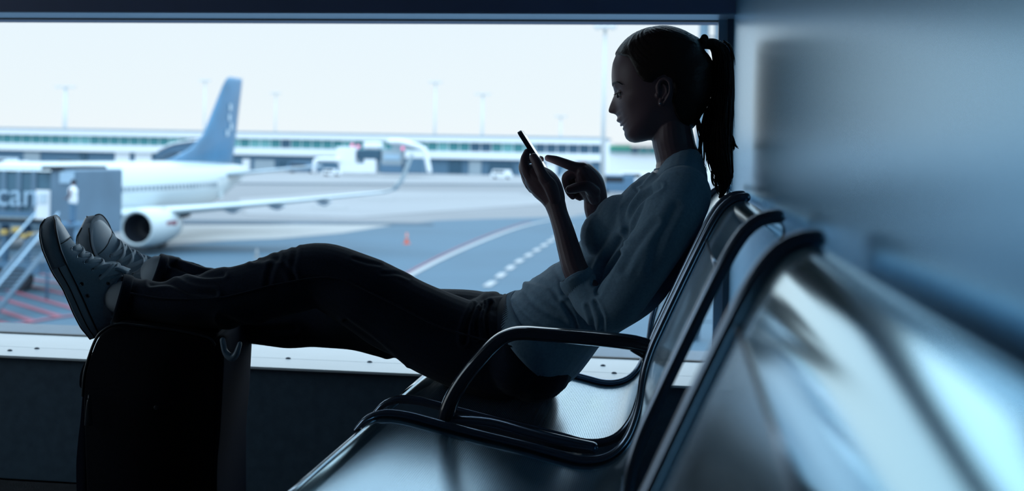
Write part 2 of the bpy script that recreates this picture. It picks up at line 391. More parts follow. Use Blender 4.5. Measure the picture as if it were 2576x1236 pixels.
def sample(pts):
    th, r = polar(pts); th = np.concatenate([th-2*math.pi, th, th+2*math.pi]); r = np.concatenate([r, r, r])
    o = np.argsort(th); return np.interp(PH, th[o], r[o])
def gsm(r, deg):
    k = int(3*deg/360*NPH)+1; x = np.arange(-k, k+1)*360/NPH; g = np.exp(-.5*(x/deg)**2); g /= g.sum()
    return np.convolve(np.concatenate([r[-k:], r, r[:k]]), g, 'valid')
Rd = gsm(sample(skin_prof), .35)
base_pts = [q for i, q in enumerate(skin_prof) if not 5 <= i <= 27] + [(1546, 235), (1549, 262), (1556, 290), (1564, 315), (1572, 338)]
Rs = gsm(sample(base_pts), 5)
Rh = gsm(sample(hair_prof), 1.2)
cosd = np.cos(PH); sind = np.sin(PH)
sc_h = PM*YW
HCw = P(HC[0], HC[1], YW)
ex2 = camR.copy(); ex2.y = 0; ex2.normalize(); ez2 = Vector((-ex2.z, 0, ex2.x))
WH = .071
hair_poly = [(1540, 141), (1562, 143), (1583, 152), (1592, 170), (1604, 195), (1620, 212), (1640, 217), (1655, 203), (1672, 196), (1690, 206), (1694, 228), (1688, 262), (1696, 290), (1715, 318), (1757, 335), (1820, 335), (1850, 60), (1700, 20), (1540, 30)]
def poly_sd(px, py, poly):
    """signed distance (+ inside) for arrays"""
    d = np.full(px.shape, 1e9); ins = np.zeros(px.shape, bool); n = len(poly)
    for i in range(n):
        x0, y0 = poly[i]; x1, y1 = poly[(i+1) % n]
        t = np.clip(((px-x0)*(x1-x0)+(py-y0)*(y1-y0))/((x1-x0)**2+(y1-y0)**2), 0, 1)
        d = np.minimum(d, np.hypot(px-x0-t*(x1-x0), py-y0-t*(y1-y0)))
        c = ((y0 > py) != (y1 > py)) & (px < (x1-x0)*(py-y0)/((y1-y0) if y1 != y0 else 1e-9)+x0); ins ^= c
    return np.where(ins, d, -d)
def head_grid(kind):
    nt = 91; s = np.linspace(-1, 1, nt); T = np.sign(s)*np.abs(s)**1.35*math.pi/2*.985
    pp = []
    for t in T:
        ct, st = math.cos(t), math.sin(t)
        y = WH*st; yv = np.full(NPH, y)
        # rounder towards the face, fuller at the back of the skull
        e = .77-.03*np.tanh(cosd*3); e = np.where(sind < -.3, e+.16*np.clip((-sind-.3)/.5, 0, 1), e)
        lat = ct**e
        nose = np.clip(1-np.abs((np.degrees(PH)-203)/14), 0, 1)
        sig = .0125+.018*(np.abs(np.degrees(PH)-203) > 22)+.0
        sig = np.where((np.degrees(PH) > 210) & (np.degrees(PH) < 232), .021, sig)
        g = np.exp(-(y/sig)**2)
        R = (Rs+(Rd-Rs)*g)*lat
        px = HC[0]+cosd*R; py = HC[1]-sind*R
        # eye socket, cheek hollow, jaw relief
        for (ex, ey, eyy, rad, dep) in ((1557, 236, .031, 14, 5), (1557, 236, -.031, 14, 5), (1600, 300, .060, 26, 3), (1600, 300, -.060, 26, 3), (1566, 292, .022, 9, 2), (1566, 292, -.022, 9, 2)):
            dd = ((px-ex)**2+(py-ey)**2)/rad**2+((y-eyy)/sc_h)**2/(rad*1.3)**2
            R = R-dep*np.exp(-dd)
        for (ex, ey, eyy, rad, dep) in ((1585, 262, .048, 16, 3), (1585, 262, -.048, 16, 3), (1549, 219, .028, 9, 3.0), (1549, 219, -.028, 9, 3.0), (1562, 283, .013, 6, 3.0), (1562, 283, -.013, 6, 3.0)):
            dd = ((px-ex)**2+(py-ey)**2)/rad**2+((y-eyy)/sc_h)**2/(rad*1.4)**2
            R = R+dep*np.exp(-dd)
        if kind == 'hair':
            px = HC[0]+cosd*R; py = HC[1]-sind*R
            mk = np.clip((poly_sd(px, py, hair_poly)+2)/9, 0, 1); mk = mk*mk*(3-2*mk)
            RH = np.maximum(Rh, 0)*lat
            RH = np.maximum(RH, R+2.5)
            # strands run from the hairline back to the tie
            hx = HC[0]+cosd*RH; hy = HC[1]-sind*RH
            tx, ty = hx-1768, hy-112
            lon = np.arctan2(y/sc_h, -(tx*.35+ty*-.94)*-1+1e-6)
            st_ = np.array([noise.noise(Vector((l*16, q*.006, 1.3)))+.6*noise.noise(Vector((l*45, q*.01, 7.))) for l, q in zip(lon, np.hypot(tx, ty))])
            RH = RH+st_*1.3
            R = (R-4)*(1-mk)+RH*mk
            yv = y*(1+.065*(mk-.45)*2*(1 if abs(y) > .02 else 0)*min(1, (abs(y)-.02)/.02 if abs(y) > .02 else 0))
            yv = np.where(mk > .02, yv, y*.93)
        pp.append((R, yv))
    bm = bmesh.new(); V = []
    for R, y in pp:
        V.append([bm.verts.new(HCw+ex2*(cosd[i]*R[i]*sc_h)+ez2*(sind[i]*R[i]*sc_h)+Vector((0, float(y[i]), 0))) for i in range(NPH)])
    for a in range(nt-1):
        for i in range(NPH):
            j = (i+1) % NPH; bm.faces.new((V[a][i], V[a][j], V[a+1][j], V[a+1][i]))
    bm.faces.new(V[0]); bm.faces.new(list(reversed(V[-1])))
    return bm
def ear(bm, side):
    y0 = YW+side*(WH-.004)
    def q(px, py, dy): v = P(px, py, YW-(WH-.004)-dy); v.y = y0+side*dy; return v
    k = sc_h
    loft(bm, [(q(1664, 262, .000), 7*k, .004), (q(1670, 240, .001), 13*k, .004), (q(1673, 220, .002), 15*k, .004), (q(1676, 205, .002), 8*k, .004)], n=16, sub=4)
    rim = [(1657, 236, .004), (1655, 220, .006), (1659, 205, .009), (1670, 198, .011), (1681, 203, .013), (1686, 218, .014), (1684, 236, .013), (1677, 250, .010), (1670, 260, .008)]
    tube(bm, [q(*r) for r in rim], .0028, n=10, sub=5)
    tube(bm, [q(1668, 212, .006), (q(1676, 220, .008)), q(1677, 234, .008), q(1669, 246, .008)], .0024, n=8, sub=5)
    ball(bm, q(1655, 240, .004), .004, .004, .005); ball(bm, q(1663, 259, .006), .0055, .004, .0065)

# --- body
body = bmesh.new()
for f in (head_grid('skin'),):
    me = bpy.data.meshes.new('h'); f.to_mesh(me); f.free(); body.from_mesh(me); bpy.data.meshes.remove(me)
ear(body, -1); ear(body, 1)
for s in (-1, 1):      # eyelids
    ec = P(1565, 236.5, YW-.030); ec.y = YW+s*.030
    ball(body, ec+Vector((.0006, 0, .0036)), .0098, .0125, .0056); ball(body, ec+Vector((.001, 0, -.0066)), .0085, .0110, .0034)
loft(body, [N3(1690, 318, 50, .055), N3(1693, 350, 53, .054), N3(1699, 378, 53, .053), N3(1707, 410, 57, .058), N3(1703, 450, 62, .09), N3(1665, 535, 90, .13), N3(1610, 620, 92, .125), N3(1530, 710, 88, .12), N3(1430, 800, 92, .13), N3(1330, 870, 92, .135)], n=28, sub=5)
loft(body, [N3(1722, 372, 12, .012, 2.215), N3(1700, 392, 9, .01, 2.205), N3(1686, 408, 8, .008, 2.215)], n=10, sub=4)
def limb(nodes, n=16, sub=5): loft(body, [N3(x, y, a, b, Y) for x, y, Y, a, b in nodes], n=n, sub=sub)
# left arm (camera side) and right arm
limb([(1715, 490, 2.12, 50, .038), (1680, 560, 2.08, 44, .036), (1625, 650, 2.06, 40, .034), (1570, 738, 2.06, 36, .032), (1530, 775, 2.07, 34, .030), (1480, 735, 2.09, 34, .028),
      (1448, 680, 2.105, 33, .028), (1432, 630, 2.12, 30, .026), (1418, 580, 2.135, 27, .024), (1405, 540, 2.15, 25, .021), (1397, 515, 2.158, 27, .020)])
limb([(1700, 490, 2.38, 50, .038), (1650, 600, 2.43, 42, .036), (1590, 700, 2.44, 36, .032), (1560, 690, 2.42, 33, .030), (1535, 630, 2.36, 31, .028), (1510, 570, 2.30, 27, .024), (1498, 530, 2.265, 28, .020), (1497, 508, 2.26, 29, .019)])
# legs inside the jeans
limb([(1310, 890, 2.17, 80, .06), (1180, 860, 2.17, 88, .066), (1000, 780, 2.15, 76, .062), (820, 698, 2.15, 58, .05), (640, 740, 2.14, 52, .045), (480, 758, 2.13, 42, .036), (345, 757, 2.125, 32, .028), (322, 752, 2.125, 28, .026)])
limb([(1300, 860, 2.33, 80, .06), (1150, 820, 2.34, 78, .062), (980, 818, 2.36, 70, .06), (790, 806, 2.37, 50, .048), (640, 785, 2.37, 48, .042), (480, 715, 2.38, 38, .034), (420, 695, 2.38, 30, .028), (400, 690, 2.38, 26, .026)])
def finger(pts, rads, n=12):
    loft(body, [(P(x, y, Y), r, r*.95) for (x, y, Y), r in zip(pts, rads)], n=n, sub=5)
# left hand holding the phone
loft(body, [N3(1399, 520, 25, .019, 2.158), N3(1388, 492, 34, .024, 2.165), N3(1372, 468, 40, .033, 2.175), N3(1355, 450, 36, .038, 2.185), N3(1345, 440, 26, .036, 2.19)], n=20, sub=5)
loft(body, [N3(1395, 500, 16, .013, 2.145), N3(1385, 470, 19, .014, 2.140), N3(1370, 450, 16, .012, 2.142)], n=14, sub=4)
finger([(1384, 468, 2.140), (1368, 445, 2.137), (1357, 425, 2.141), (1350, 410, 2.146), (1342, 396, 2.152)], [.0125, .0108, .0098, .0095, .0082])
finger([(1340, 452, 2.160), (1328, 436, 2.160), (1320, 418, 2.163), (1320, 400, 2.170), (1326, 382, 2.180)], [.0110, .0100, .0088, .0080, .0062])
finger([(1336, 458, 2.180), (1322, 436, 2.184), (1316, 420, 2.198), (1322, 406, 2.222), (1340, 400, 2.243), (1358, 401, 2.236), (1361, 401, 2.226)], [.0110, .0098, .0088, .0080, .0078, .0070, .0060])
finger([(1334, 464, 2.200), (1325, 450, 2.212), (1322, 437, 2.230), (1335, 425, 2.250), (1355, 422, 2.250), (1370, 424, 2.236)], [.0108, .0095, .0085, .008, .0075, .006])
finger([(1340, 474, 2.215), (1332, 465, 2.232), (1334, 452, 2.248), (1350, 444, 2.258), (1368, 442, 2.252)], [.0098, .0085, .0078, .0070, .0055])
# right hand pointing at the screen
loft(body, [N3(1498, 522, 28, .018, 2.262), N3(1497, 495, 31, .021, 2.258), N3(1484, 462, 36, .030, 2.250), N3(1470, 436, 29, .032, 2.246), N3(1462, 428, 20, .030, 2.246)], n=20, sub=5)
loft(body, [N3(1495, 500, 16, .013, 2.235), N3(1487, 480, 17, .012, 2.225), N3(1478, 470, 12, .010, 2.22)], n=14, sub=4)
finger([(1466, 424, 2.232), (1445, 420, 2.226), (1420, 411, 2.222), (1398, 403, 2.218), (1378, 398, 2.214)], [.0115, .0100, .0092, .0082, .0064])
finger([(1458, 434, 2.246), (1440, 437, 2.246), (1425, 447, 2.244), (1426, 466, 2.243), (1433, 484, 2.243), (1441, 495, 2.244)], [.0105, .0098, .0092, .0080, .0074, .006])
finger([(1462, 446, 2.262), (1446, 450, 2.263), (1434, 462, 2.262), (1440, 480, 2.260), (1452, 493, 2.258), (1459, 498, 2.256)], [.0100, .0094, .0085, .0078, .0070, .006])
finger([(1470, 462, 2.276), (1455, 464, 2.278), (1446, 476, 2.276), (1454, 490, 2.272), (1465, 497, 2.268)], [.0092, .0084, .0076, .0068, .0055])
finger([(1494, 484, 2.226), (1478, 470, 2.212), (1462, 470, 2.208), (1446, 474, 2.208), (1433, 477, 2.210)], [.0130, .0110, .0098, .0095, .0080])
bme = remesh(body, .0013, smooth=1, fac=.5)
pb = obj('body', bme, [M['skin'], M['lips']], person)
lipc = P(1562, 314, YW)
cs = np.empty(len(bme.polygons)*3); bme.polygons.foreach_get('center', cs); cs = cs.reshape(-1, 3)
lm = (np.abs(cs[:, 1]-YW) < .021) & (((cs[:, 0]-lipc.x)/.0085)**2+((cs[:, 2]-lipc.z)/.0085)**2+((cs[:, 1]-YW)/.021)**2 < 1)
bme.polygons.foreach_set('material_index', lm.astype(np.int32)); bme.update()
# eyes, lashes, brows, earring, mole
M['eye'] = mat('eye_white', (.22, .24, .26), .2); M['iris'] = mat('iris', (.05, .06, .07), .1)
for s in (-1, 1):
    ec = P(1565, 236.5, YW-.030); ec.y = YW+s*.030
    bm = bmesh.new(); ball(bm, ec, .0092, .0100, .0070, seg=20); e = obj('eye', bm, M['eye'], person)
    bm = bmesh.new(); ball(bm, ec+Vector((-.0080, 0, -.0030)), .0030, .0052, .0048, seg=14); obj('iris', bm, M['iris'], e)
    bm = bmesh.new()      # upper lid lowered over the eye, with lashes
    for k in range(9):
        yy = (k-4)*.0028; arc = 1-(k-4)**2/20
        a = ec+Vector((-.0085*arc-.0012, yy, .0012)); b = a+Vector((-.0065*arc, yy*.25, -.0035)); stick(bm, a, b, .0006, n=4, r2=.0002)
    tube(bm, [ec+Vector((-.0100*(1-(k-4)**2/22), (k-4)*.0030, .0015)) for k in range(9)], .0011, n=6, sub=2)
    obj('eyelashes', bm, M['hair'], person)
    bm = bmesh.new(); tube(bm, [P(1543, 217, YW)+Vector((0, s*.014, 0)), P(1545, 213, YW)+Vector((0, s*.026, .001)), P(1556, 211, YW)+Vector((0, s*.042, 0)), P(1568, 217, YW)+Vector((0, s*.052, 0))], [.0016, .0022, .0018, .0008], n=8, sub=5)
    obj('eyebrow', bm, M['hair'], person)
    bm = bmesh.new(); ball(bm, Vector((P(1660.5, 261, YW-WH).x, YW+s*(WH+.0065), P(1660.5, 261, YW-WH).z)), .0018, seg=12); obj('earring', bm, M['metal'], person, label='small silver stud earring')
# hair
hb = head_grid('hair')
hair = obj('hair', hb, M['hair'], person)
bm = bmesh.new()
for k in range(14):
    a = k/14*2*math.pi; c = P(1765, 112, YW)
    d1 = Vector((.45, 0, .89)); d2 = Vector((0, 1, 0))
    ball(bm, c+d1*(.0135*math.cos(a))+d2*(.0135*math.sin(a))+Vector((random.uniform(-.002, .002), 0, random.uniform(-.001, .001))), .0075, .0065, .0075, seg=10)
obj('hair_tie', remesh(bm, .0012, 1), M['tie'], hair)
pt = [(1758, 112, 15, .014), (1778, 110, 13, .013), (1798, 114, 16, .014), (1813, 130, 19, .017), (1819, 160, 21, .020), (1820, 200, 22, .022), (1818, 245, 24, .024), (1812, 300, 27, .026), (1808, 350, 29, .026), (1811, 400, 27, .023), (1819, 440, 20, .017), (1822, 470, 11, .010), (1812, 495, 5, .004)]
bm = bmesh.new(); loft(bm, [N3(x, y, a, b) for x, y, a, b in pt], n=26, sub=8)
pony = remesh(bm, .0016, 1)
pcz = np.array([[*P(x, y, YW)] for x, y, a, b in pt])
def ponyf(co, no):
    az = np.arctan2(co[:, 1]-YW, co[:, 0]-np.interp(-co[:, 2], -pcz[3:, 2], pcz[3:, 0]))
    return np.array([.0016*noise.noise(Vector((math.cos(a)*7, math.sin(a)*7, c[2]*9)))+.0009*noise.noise(Vector((math.cos(a)*22, math.sin(a)*22, c[2]*14))) for a, c in zip(az, co)])
displace(pony, ponyf)
po = obj('ponytail', pony, M['hair'], hair)
bm = bmesh.new(); rnd = random.Random(3)
ptA = catmull([[x, y, a, b] for x, y, a, b in pt], 3)
for k in range(230):      # loose strands
    ang = rnd.uniform(0, 2*math.pi); rad = rnd.uniform(.75, 1.22); i0 = rnd.randint(2, 14); i1 = rnd.randint(22, len(ptA)-1)
    drift = rnd.gauss(0, .10); pts = []; L = list(range(i0, i1, 3))
    for j, i in enumerate(L):
        x, y, a, b = ptA[i]; f = j/max(1, len(L)-1); r = rad*(1+.25*max(0, f-.7)*rnd.random()); an = ang+drift*f*4
        pts.append(P(x+math.cos(an)*a*r+(f**3)*rnd.uniform(-5, 5), y+f*6, YW+math.sin(an)*b*r))
    if len(pts) > 2: tube(bm, pts, [.0011*(1-.85*abs(2*j/(len(pts)-1)-1)**3) for j in range(len(pts))], n=4, sub=2, cap=False)
cx = [[(1772, 285), (1766, 320), (1762, 360), (1764, 400), (1776, 430)], [(1778, 270), (1768, 310), (1765, 350), (1758, 395), (1765, 415)], [(1788, 250), (1776, 290), (1770, 330), (1772, 380), (1770, 425)], [(1757, 290), (1753, 310), (1757, 335), (1762, 355)], [(1760, 282), (1756, 300), (1762, 320), (1768, 345)],
      [(1838, 330), (1845, 350), (1850, 366), (1856, 372)], [(1836, 320), (1842, 345), (1845, 372), (1841, 380)], [(1825, 106), (1836, 118), (1843, 140), (1846, 165)], [(1820, 103), (1835, 112), (1842, 125), (1845, 140)], [(1810, 420), (1800, 450), (1803, 478), (1810, 490)], [(1800, 400), (1792, 430), (1793, 455), (1800, 470)]]
for line in cx:
    for r in range(7):
        ox, oy = rnd.uniform(-3, 3), rnd.uniform(-3, 3)
        tube(bm, [P(x+ox*(.4+.4*i), y+oy, YW+rnd.uniform(-.012, .012)) for i, (x, y) in enumerate(line)], [.0009, .0013, .0012, .0007, .0003][:len(line)] if len(line) == 5 else [.0009, .0011, .0009, .0002], n=4, sub=3, cap=False)
obj('hair_strands', bm, M['hair'], hair, kind='stuff')

# --- sweater
bm = bmesh.new()
def L_(nodes, n=30, sub=6, p=2.0, rc=True): loft(bm, [N3(x, y, a, b, Y) for x, y, Y, a, b in nodes], n=n, sub=sub, p=p, round_cap=rc)
L_([(1350, 854, YW, 130, .180), (1372, 838, YW, 131, .180), (1440, 775, YW, 118, .158), (1500, 735, YW, 114, .146), (1572, 688, YW, 116, .142), (1612, 618, YW, 118, .155), (1662, 538, YW, 108, .172), (1697, 480, YW, 86, .160), (1711, 447, YW, 71, .100), (1706, 421, YW, 60, .066)], p=2.15, rc=False)
for s in (-1, 1): ball(bm, P(1524, 594, YW+s*.062), .0485, .055, .050); ball(bm, P(1560, 556, YW+s*.06), .050, .06, .048)
ball(bm, P(1350, 750, YW), .036, .11, .038)
ball(bm, P(1500, 640, YW), .040, .09, .04)
L_([(1712, 498, 2.125, 76, .066), (1684, 560, 2.085, 74, .056), (1630, 650, 2.06, 66, .050), (1575, 735, 2.055, 62, .047), (1535, 780, 2.065, 54, .044), (1495, 768, 2.08, 46, .040), (1466, 728, 2.095, 41, .037), (1449, 699, 2.102, 39, .036)], n=24, rc='end_flat')
L_([(1700, 490, 2.375, 70, .066), (1650, 600, 2.43, 60, .052), (1590, 700, 2.44, 52, .046), (1560, 690, 2.42, 45, .042), (1540, 640, 2.37, 42, .038)], n=24)
L_([(1700, 480, 2.16, 58, .055), (1705, 462, YW, 60, .075), (1700, 480, 2.34, 58, .055)], n=20)
sw = remesh(bm, .0028, 3, .5)
def wr(co, no):
    """cloth folds: ridged creases running along given photo-space lines"""
    d = np.zeros(len(co))
    X = co[:, 0]; Z = co[:, 2]; Yc = co[:, 1]
    u = PX0+F*(X*rt.x+Yc*rt.y)/(X*fw.x+Yc*fw.y); v = PY0-F*(Z-H)/(X*fw.x+Yc*fw.y)
    a, b = u-PX0, v-PY0; u = PX0+a*math.cos(ROLL)-b*math.sin(ROLL); v = PY0+a*math.sin(ROLL)+b*math.cos(ROLL)
    return u, v
def folds(lines, side=-1):
    def fn(co, no):
        u, v = wr(co, no); d = np.zeros(len(co))
        for (pts, wd, dep) in lines:
            pts = catmull(pts, 4); dist = np.full(len(co), 1e9)
            for (x0, y0), (x1, y1) in zip(pts[:-1], pts[1:]):
                t = np.clip(((u-x0)*(x1-x0)+(v-y0)*(y1-y0))/((x1-x0)**2+(y1-y0)**2+1e-9), 0, 1)
                dist = np.minimum(dist, np.hypot(u-x0-t*(x1-x0), v-y0-t*(y1-y0)))
            m_ = (no[:, 1] < .25)
            d += m_*(-dep*np.exp(-(dist/wd)**2)+.55*dep*np.exp(-((dist-1.9*wd)/wd)**2))
        nz = np.array([noise.noise(Vector((c[0]*14, c[1]*14, c[2]*14))) for c in co])
        return d+nz*.0022
    return fn
displace(sw, folds([([(1600, 480), (1575, 520), (1570, 560)], 6, .005), ([(1660, 470), (1610, 505), (1582, 550), (1575, 600)], 6, .005), ([(1560, 600), (1520, 660), (1498, 715)], 8, .009), ([(1560, 640), (1530, 690), (1505, 740)], 6, .004),
                    ([(1420, 765), (1440, 800), (1452, 840)], 6, .005), ([(1478, 770), (1488, 800), (1492, 830)], 5, .004), ([(1500, 760), (1515, 800), (1515, 835)], 5, .004), ([(1310, 725), (1350, 770), (1420, 810), (1450, 830)], 7, .003),
                    ([(1330, 705), (1380, 720), (1410, 760)], 6, .0022), ([(1395, 680), (1412, 705), (1420, 740)], 6, .002), ([(1650, 560), (1600, 620), (1570, 680)], 9, .003), ([(1700, 520), (1660, 600), (1640, 680)], 12, .003),
                    ([(1290, 760), (1340, 805), (1420, 840)], 4, .0015), ([(1640, 428), (1620, 450), (1600, 475)], 4, .003)]))
sweater = obj('sweater', sw, M['knit'], person)
# ribbed collar, hem and cuffs
def ribband(name, ring_pts, rr, amp, count, m, parent):
    bm = bmesh.new(); rs = []
    n = len(ring_pts)
    for i, c in enumerate(ring_pts):
        t = (ring_pts[(i+1) % n]-ring_pts[i-1]).normalized(); cen = sum(ring_pts, Vector())/n
        out = (c-cen); out = (out-t*out.dot(t)).normalized(); ax = t.cross(out)
        k = 1+amp*(1 if (i % 2) else -1)
        rs.append([c+out*(rr[0]*k*math.cos(a))+ax*(rr[1]*math.sin(a)) for a in [j*math.pi/5 for j in range(10)]])
    rings(bm, rs, closed=True); return obj(name, bm, m, parent)
def ell(nd, count, grow=0.0, obl=0.):
    (x, y, Y, a, b), tdir = nd
    c = P(x, y, Y); t = Vector((tdir[0], obl*tdir[0], -tdir[1])).normalized(); D = Vector((-obl, 1, 0)).normalized(); N = t.cross(D); a = a*PM*Y+grow; b = b+grow
    return [c+N*(a*math.cos(k/count*2*math.pi))+D*(b*math.sin(k/count*2*math.pi)) for k in range(count)]
ribband('collar', ell(((1702, 421, YW, 54, .060), (-.25, -.97)), 120), (.0032, .007), .12, 120, M['knit'], sweater)
ribband('hem_band', ell(((1357, 847, YW, 129, .180), (.72, -.69)), 300), (.0042, .020), .30, 300, M['knit'], sweater)
ribband('cuff', ell(((1454, 708, 2.100, 40.5, .0375), (-.50, -.87)), 100), (.0034, .014), .30, 100, M['knit'], sweater)
ribband('cuff', ell(((1542, 645, 2.372, 42, .038), (-.4, -.9)), 90), (.0035, .012), .12, 90, M['knit'], sweater)

# --- jeans
bm = bmesh.new()
L_([(304, 751, 2.108, 63, .050), (345, 757, 2.124, 57, .052), (410, 761, 2.122, 58, .055), (500, 756, 2.125, 72, .062), (600, 746, 2.13, 82, .067), (720, 712, 2.14, 84, .068), (810, 694, 2.15, 86, .068), (900, 732, 2.15, 95, .074), (1020, 799, 2.16, 105, .082), (1140, 858, 2.17, 112, .088), (1260, 895, 2.18, 112, .092), (1320, 900, 2.20, 100, .09)], rc=False)
L_([(398, 678, 2.362, 40, .040), (436, 692, 2.384, 44, .043), (475, 710, 2.38, 54, .05), (530, 745, 2.375, 68, .058), (620, 786, 2.37, 76, .063), (720, 806, 2.36, 72, .064), (800, 806, 2.36, 70, .064), (900, 806, 2.35, 78, .072), (1000, 815, 2.34, 92, .080), (1110, 815, 2.33, 90, .086), (1200, 822, 2.32, 92, .088), (1290, 860, 2.31, 100, .09)], rc=False)
L_([(1270, 880, YW, 92, .165), (1310, 882, YW, 112, .178), (1350, 865, YW, 114, .172), (1400, 822, YW, 106, .150), (1430, 795, YW, 98, .140)], p=2.3, rc=True)
ball(bm, P(1238, 795, YW), .044, .12, .044); ball(bm, P(1345, 915, 2.17), .072, .085, .070); ball(bm, P(1345, 905, 2.33), .072, .085, .068)
jn = remesh(bm, .003, 3, .5)
displace(jn, folds([([(640, 655), (700, 650), (740, 700)], 7, .0025), ([(700, 640), (680, 680), (672, 720)], 7, .0025), ([(745, 625), (735, 680), (745, 720)], 6, .002), ([(380, 715), (430, 712), (480, 735), (540, 740)], 7, .005), ([(430, 665), (500, 690), (560, 690)], 7, .005),
                    ([(460, 650), (520, 668), (580, 664), (640, 650)], 6, .003), ([(890, 650), (925, 662), (955, 668)], 4, .0015), ([(960, 690), (1000, 690), (1030, 700)], 4, .0015), ([(1195, 770), (1172, 820), (1168, 860)], 6, .006), ([(1212, 770), (1195, 810), (1200, 850)], 5, .005), ([(1232, 765), (1222, 800), (1228, 850)], 5, .005),
                    ([(1205, 765), (1230, 745), (1262, 740)], 5, .004), ([(871, 808), (940, 860), (1013, 923)], 6, .003), ([(560, 800), (640, 830), (740, 830)], 9, .004), ([(330, 735), (335, 770), (322, 800)], 3, .001)]))
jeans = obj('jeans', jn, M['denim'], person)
def hemring(c, tdir, a, b, Y, nm='trouser_hem'):
    pts = ell(((c[0], c[1], Y, a, b), tdir), 60, 0., .48)
    return ribband(nm, pts, (.0022, .010), 0, 60, M['denim'], jeans)
hemring((308, 752), (.96, .27), 63, .051, 2.110)
hemring((402, 680), (.94, .34), 41, .041, 2.365)
bm = bmesh.new()      # side seam stitching
def seam(pts, Y, off): 
    return [P(x, y, Y-off) for x, y in pts]
tube(bm, [P(x, y, Y) for x, y, Y in ((1285, 872, 2.073), (1200, 850, 2.078), (1100, 820, 2.080), (960, 750, 2.077), (840, 700, 2.080), (700, 715, 2.070), (560, 748, 2.062), (420, 752, 2.064), (330, 738, 2.067))], .0016, n=6, sub=8)
obj('side_seam', bm, M['denim'], jeans)
bm = bmesh.new(); 
ring = ell(((1333, 838, YW, 112, .165), (.75, -.66)), 80)
jb = ribband('waistband', ring, (.003, .018), 0, 80, M['denim'], jeans)

# --- sneakers
KS = 1/1427.
def S(pts): return np.array(pts, float)*KS
TOPP = S([(-2, 30), (2, 58), (12, 74), (44, 78), (75, 84), (95, 98), (121, 125), (138, 128), (154, 112), (162, 97), (180, 79), (200, 60), (225, 48), (253, 38), (282, 33), (303, 28), (314, 24), (321, 18)])
WID = S([(-2, 8), (4, 24), (20, 38), (60, 44), (100, 43), (150, 47), (200, 52), (240, 54), (270, 51), (295, 40), (308, 27), (315, 12), (318, 2)])
SB = S([(0, 0), (35, -9), (78, -13), (140, -15), (188, -24), (250, -26), (283, -22), (309, -13), (321, 2)])
ST_ = S([(0, 26), (33, 26), (85, 24), (138, 21), (190, 17), (235, 16), (282, 21), (309, 25), (321, 22)])
XN = 250*KS; XE = 319*KS
def ipx(T, x):
    v = float(np.interp(x, T[:, 0], T[:, 1]))
    if T is WID and x > XN: v = 54*KS*max(1-((x-XN)/(XE+.0015-XN))**2.3, .0)**.5+.0006
    return v
def surf(x, z, grow=0.):
    zt = ipx(TOPP, x)+grow; zb = ipx(ST_, x)-.02; w = ipx(WID, x)+grow; q = min(max((z-zb)/(zt-zb), 0), 1)
    return w*max(1-q**2.41, 0)**.45
def sectop(x, y, grow=0.):
    zt = ipx(TOPP, x)+grow; zb = ipx(ST_, x)-.02; w = ipx(WID, x)+grow; q = min(abs(y)/w, 1)
    return zb+(zt-zb)*max(1-q**2.22, 0)**.415
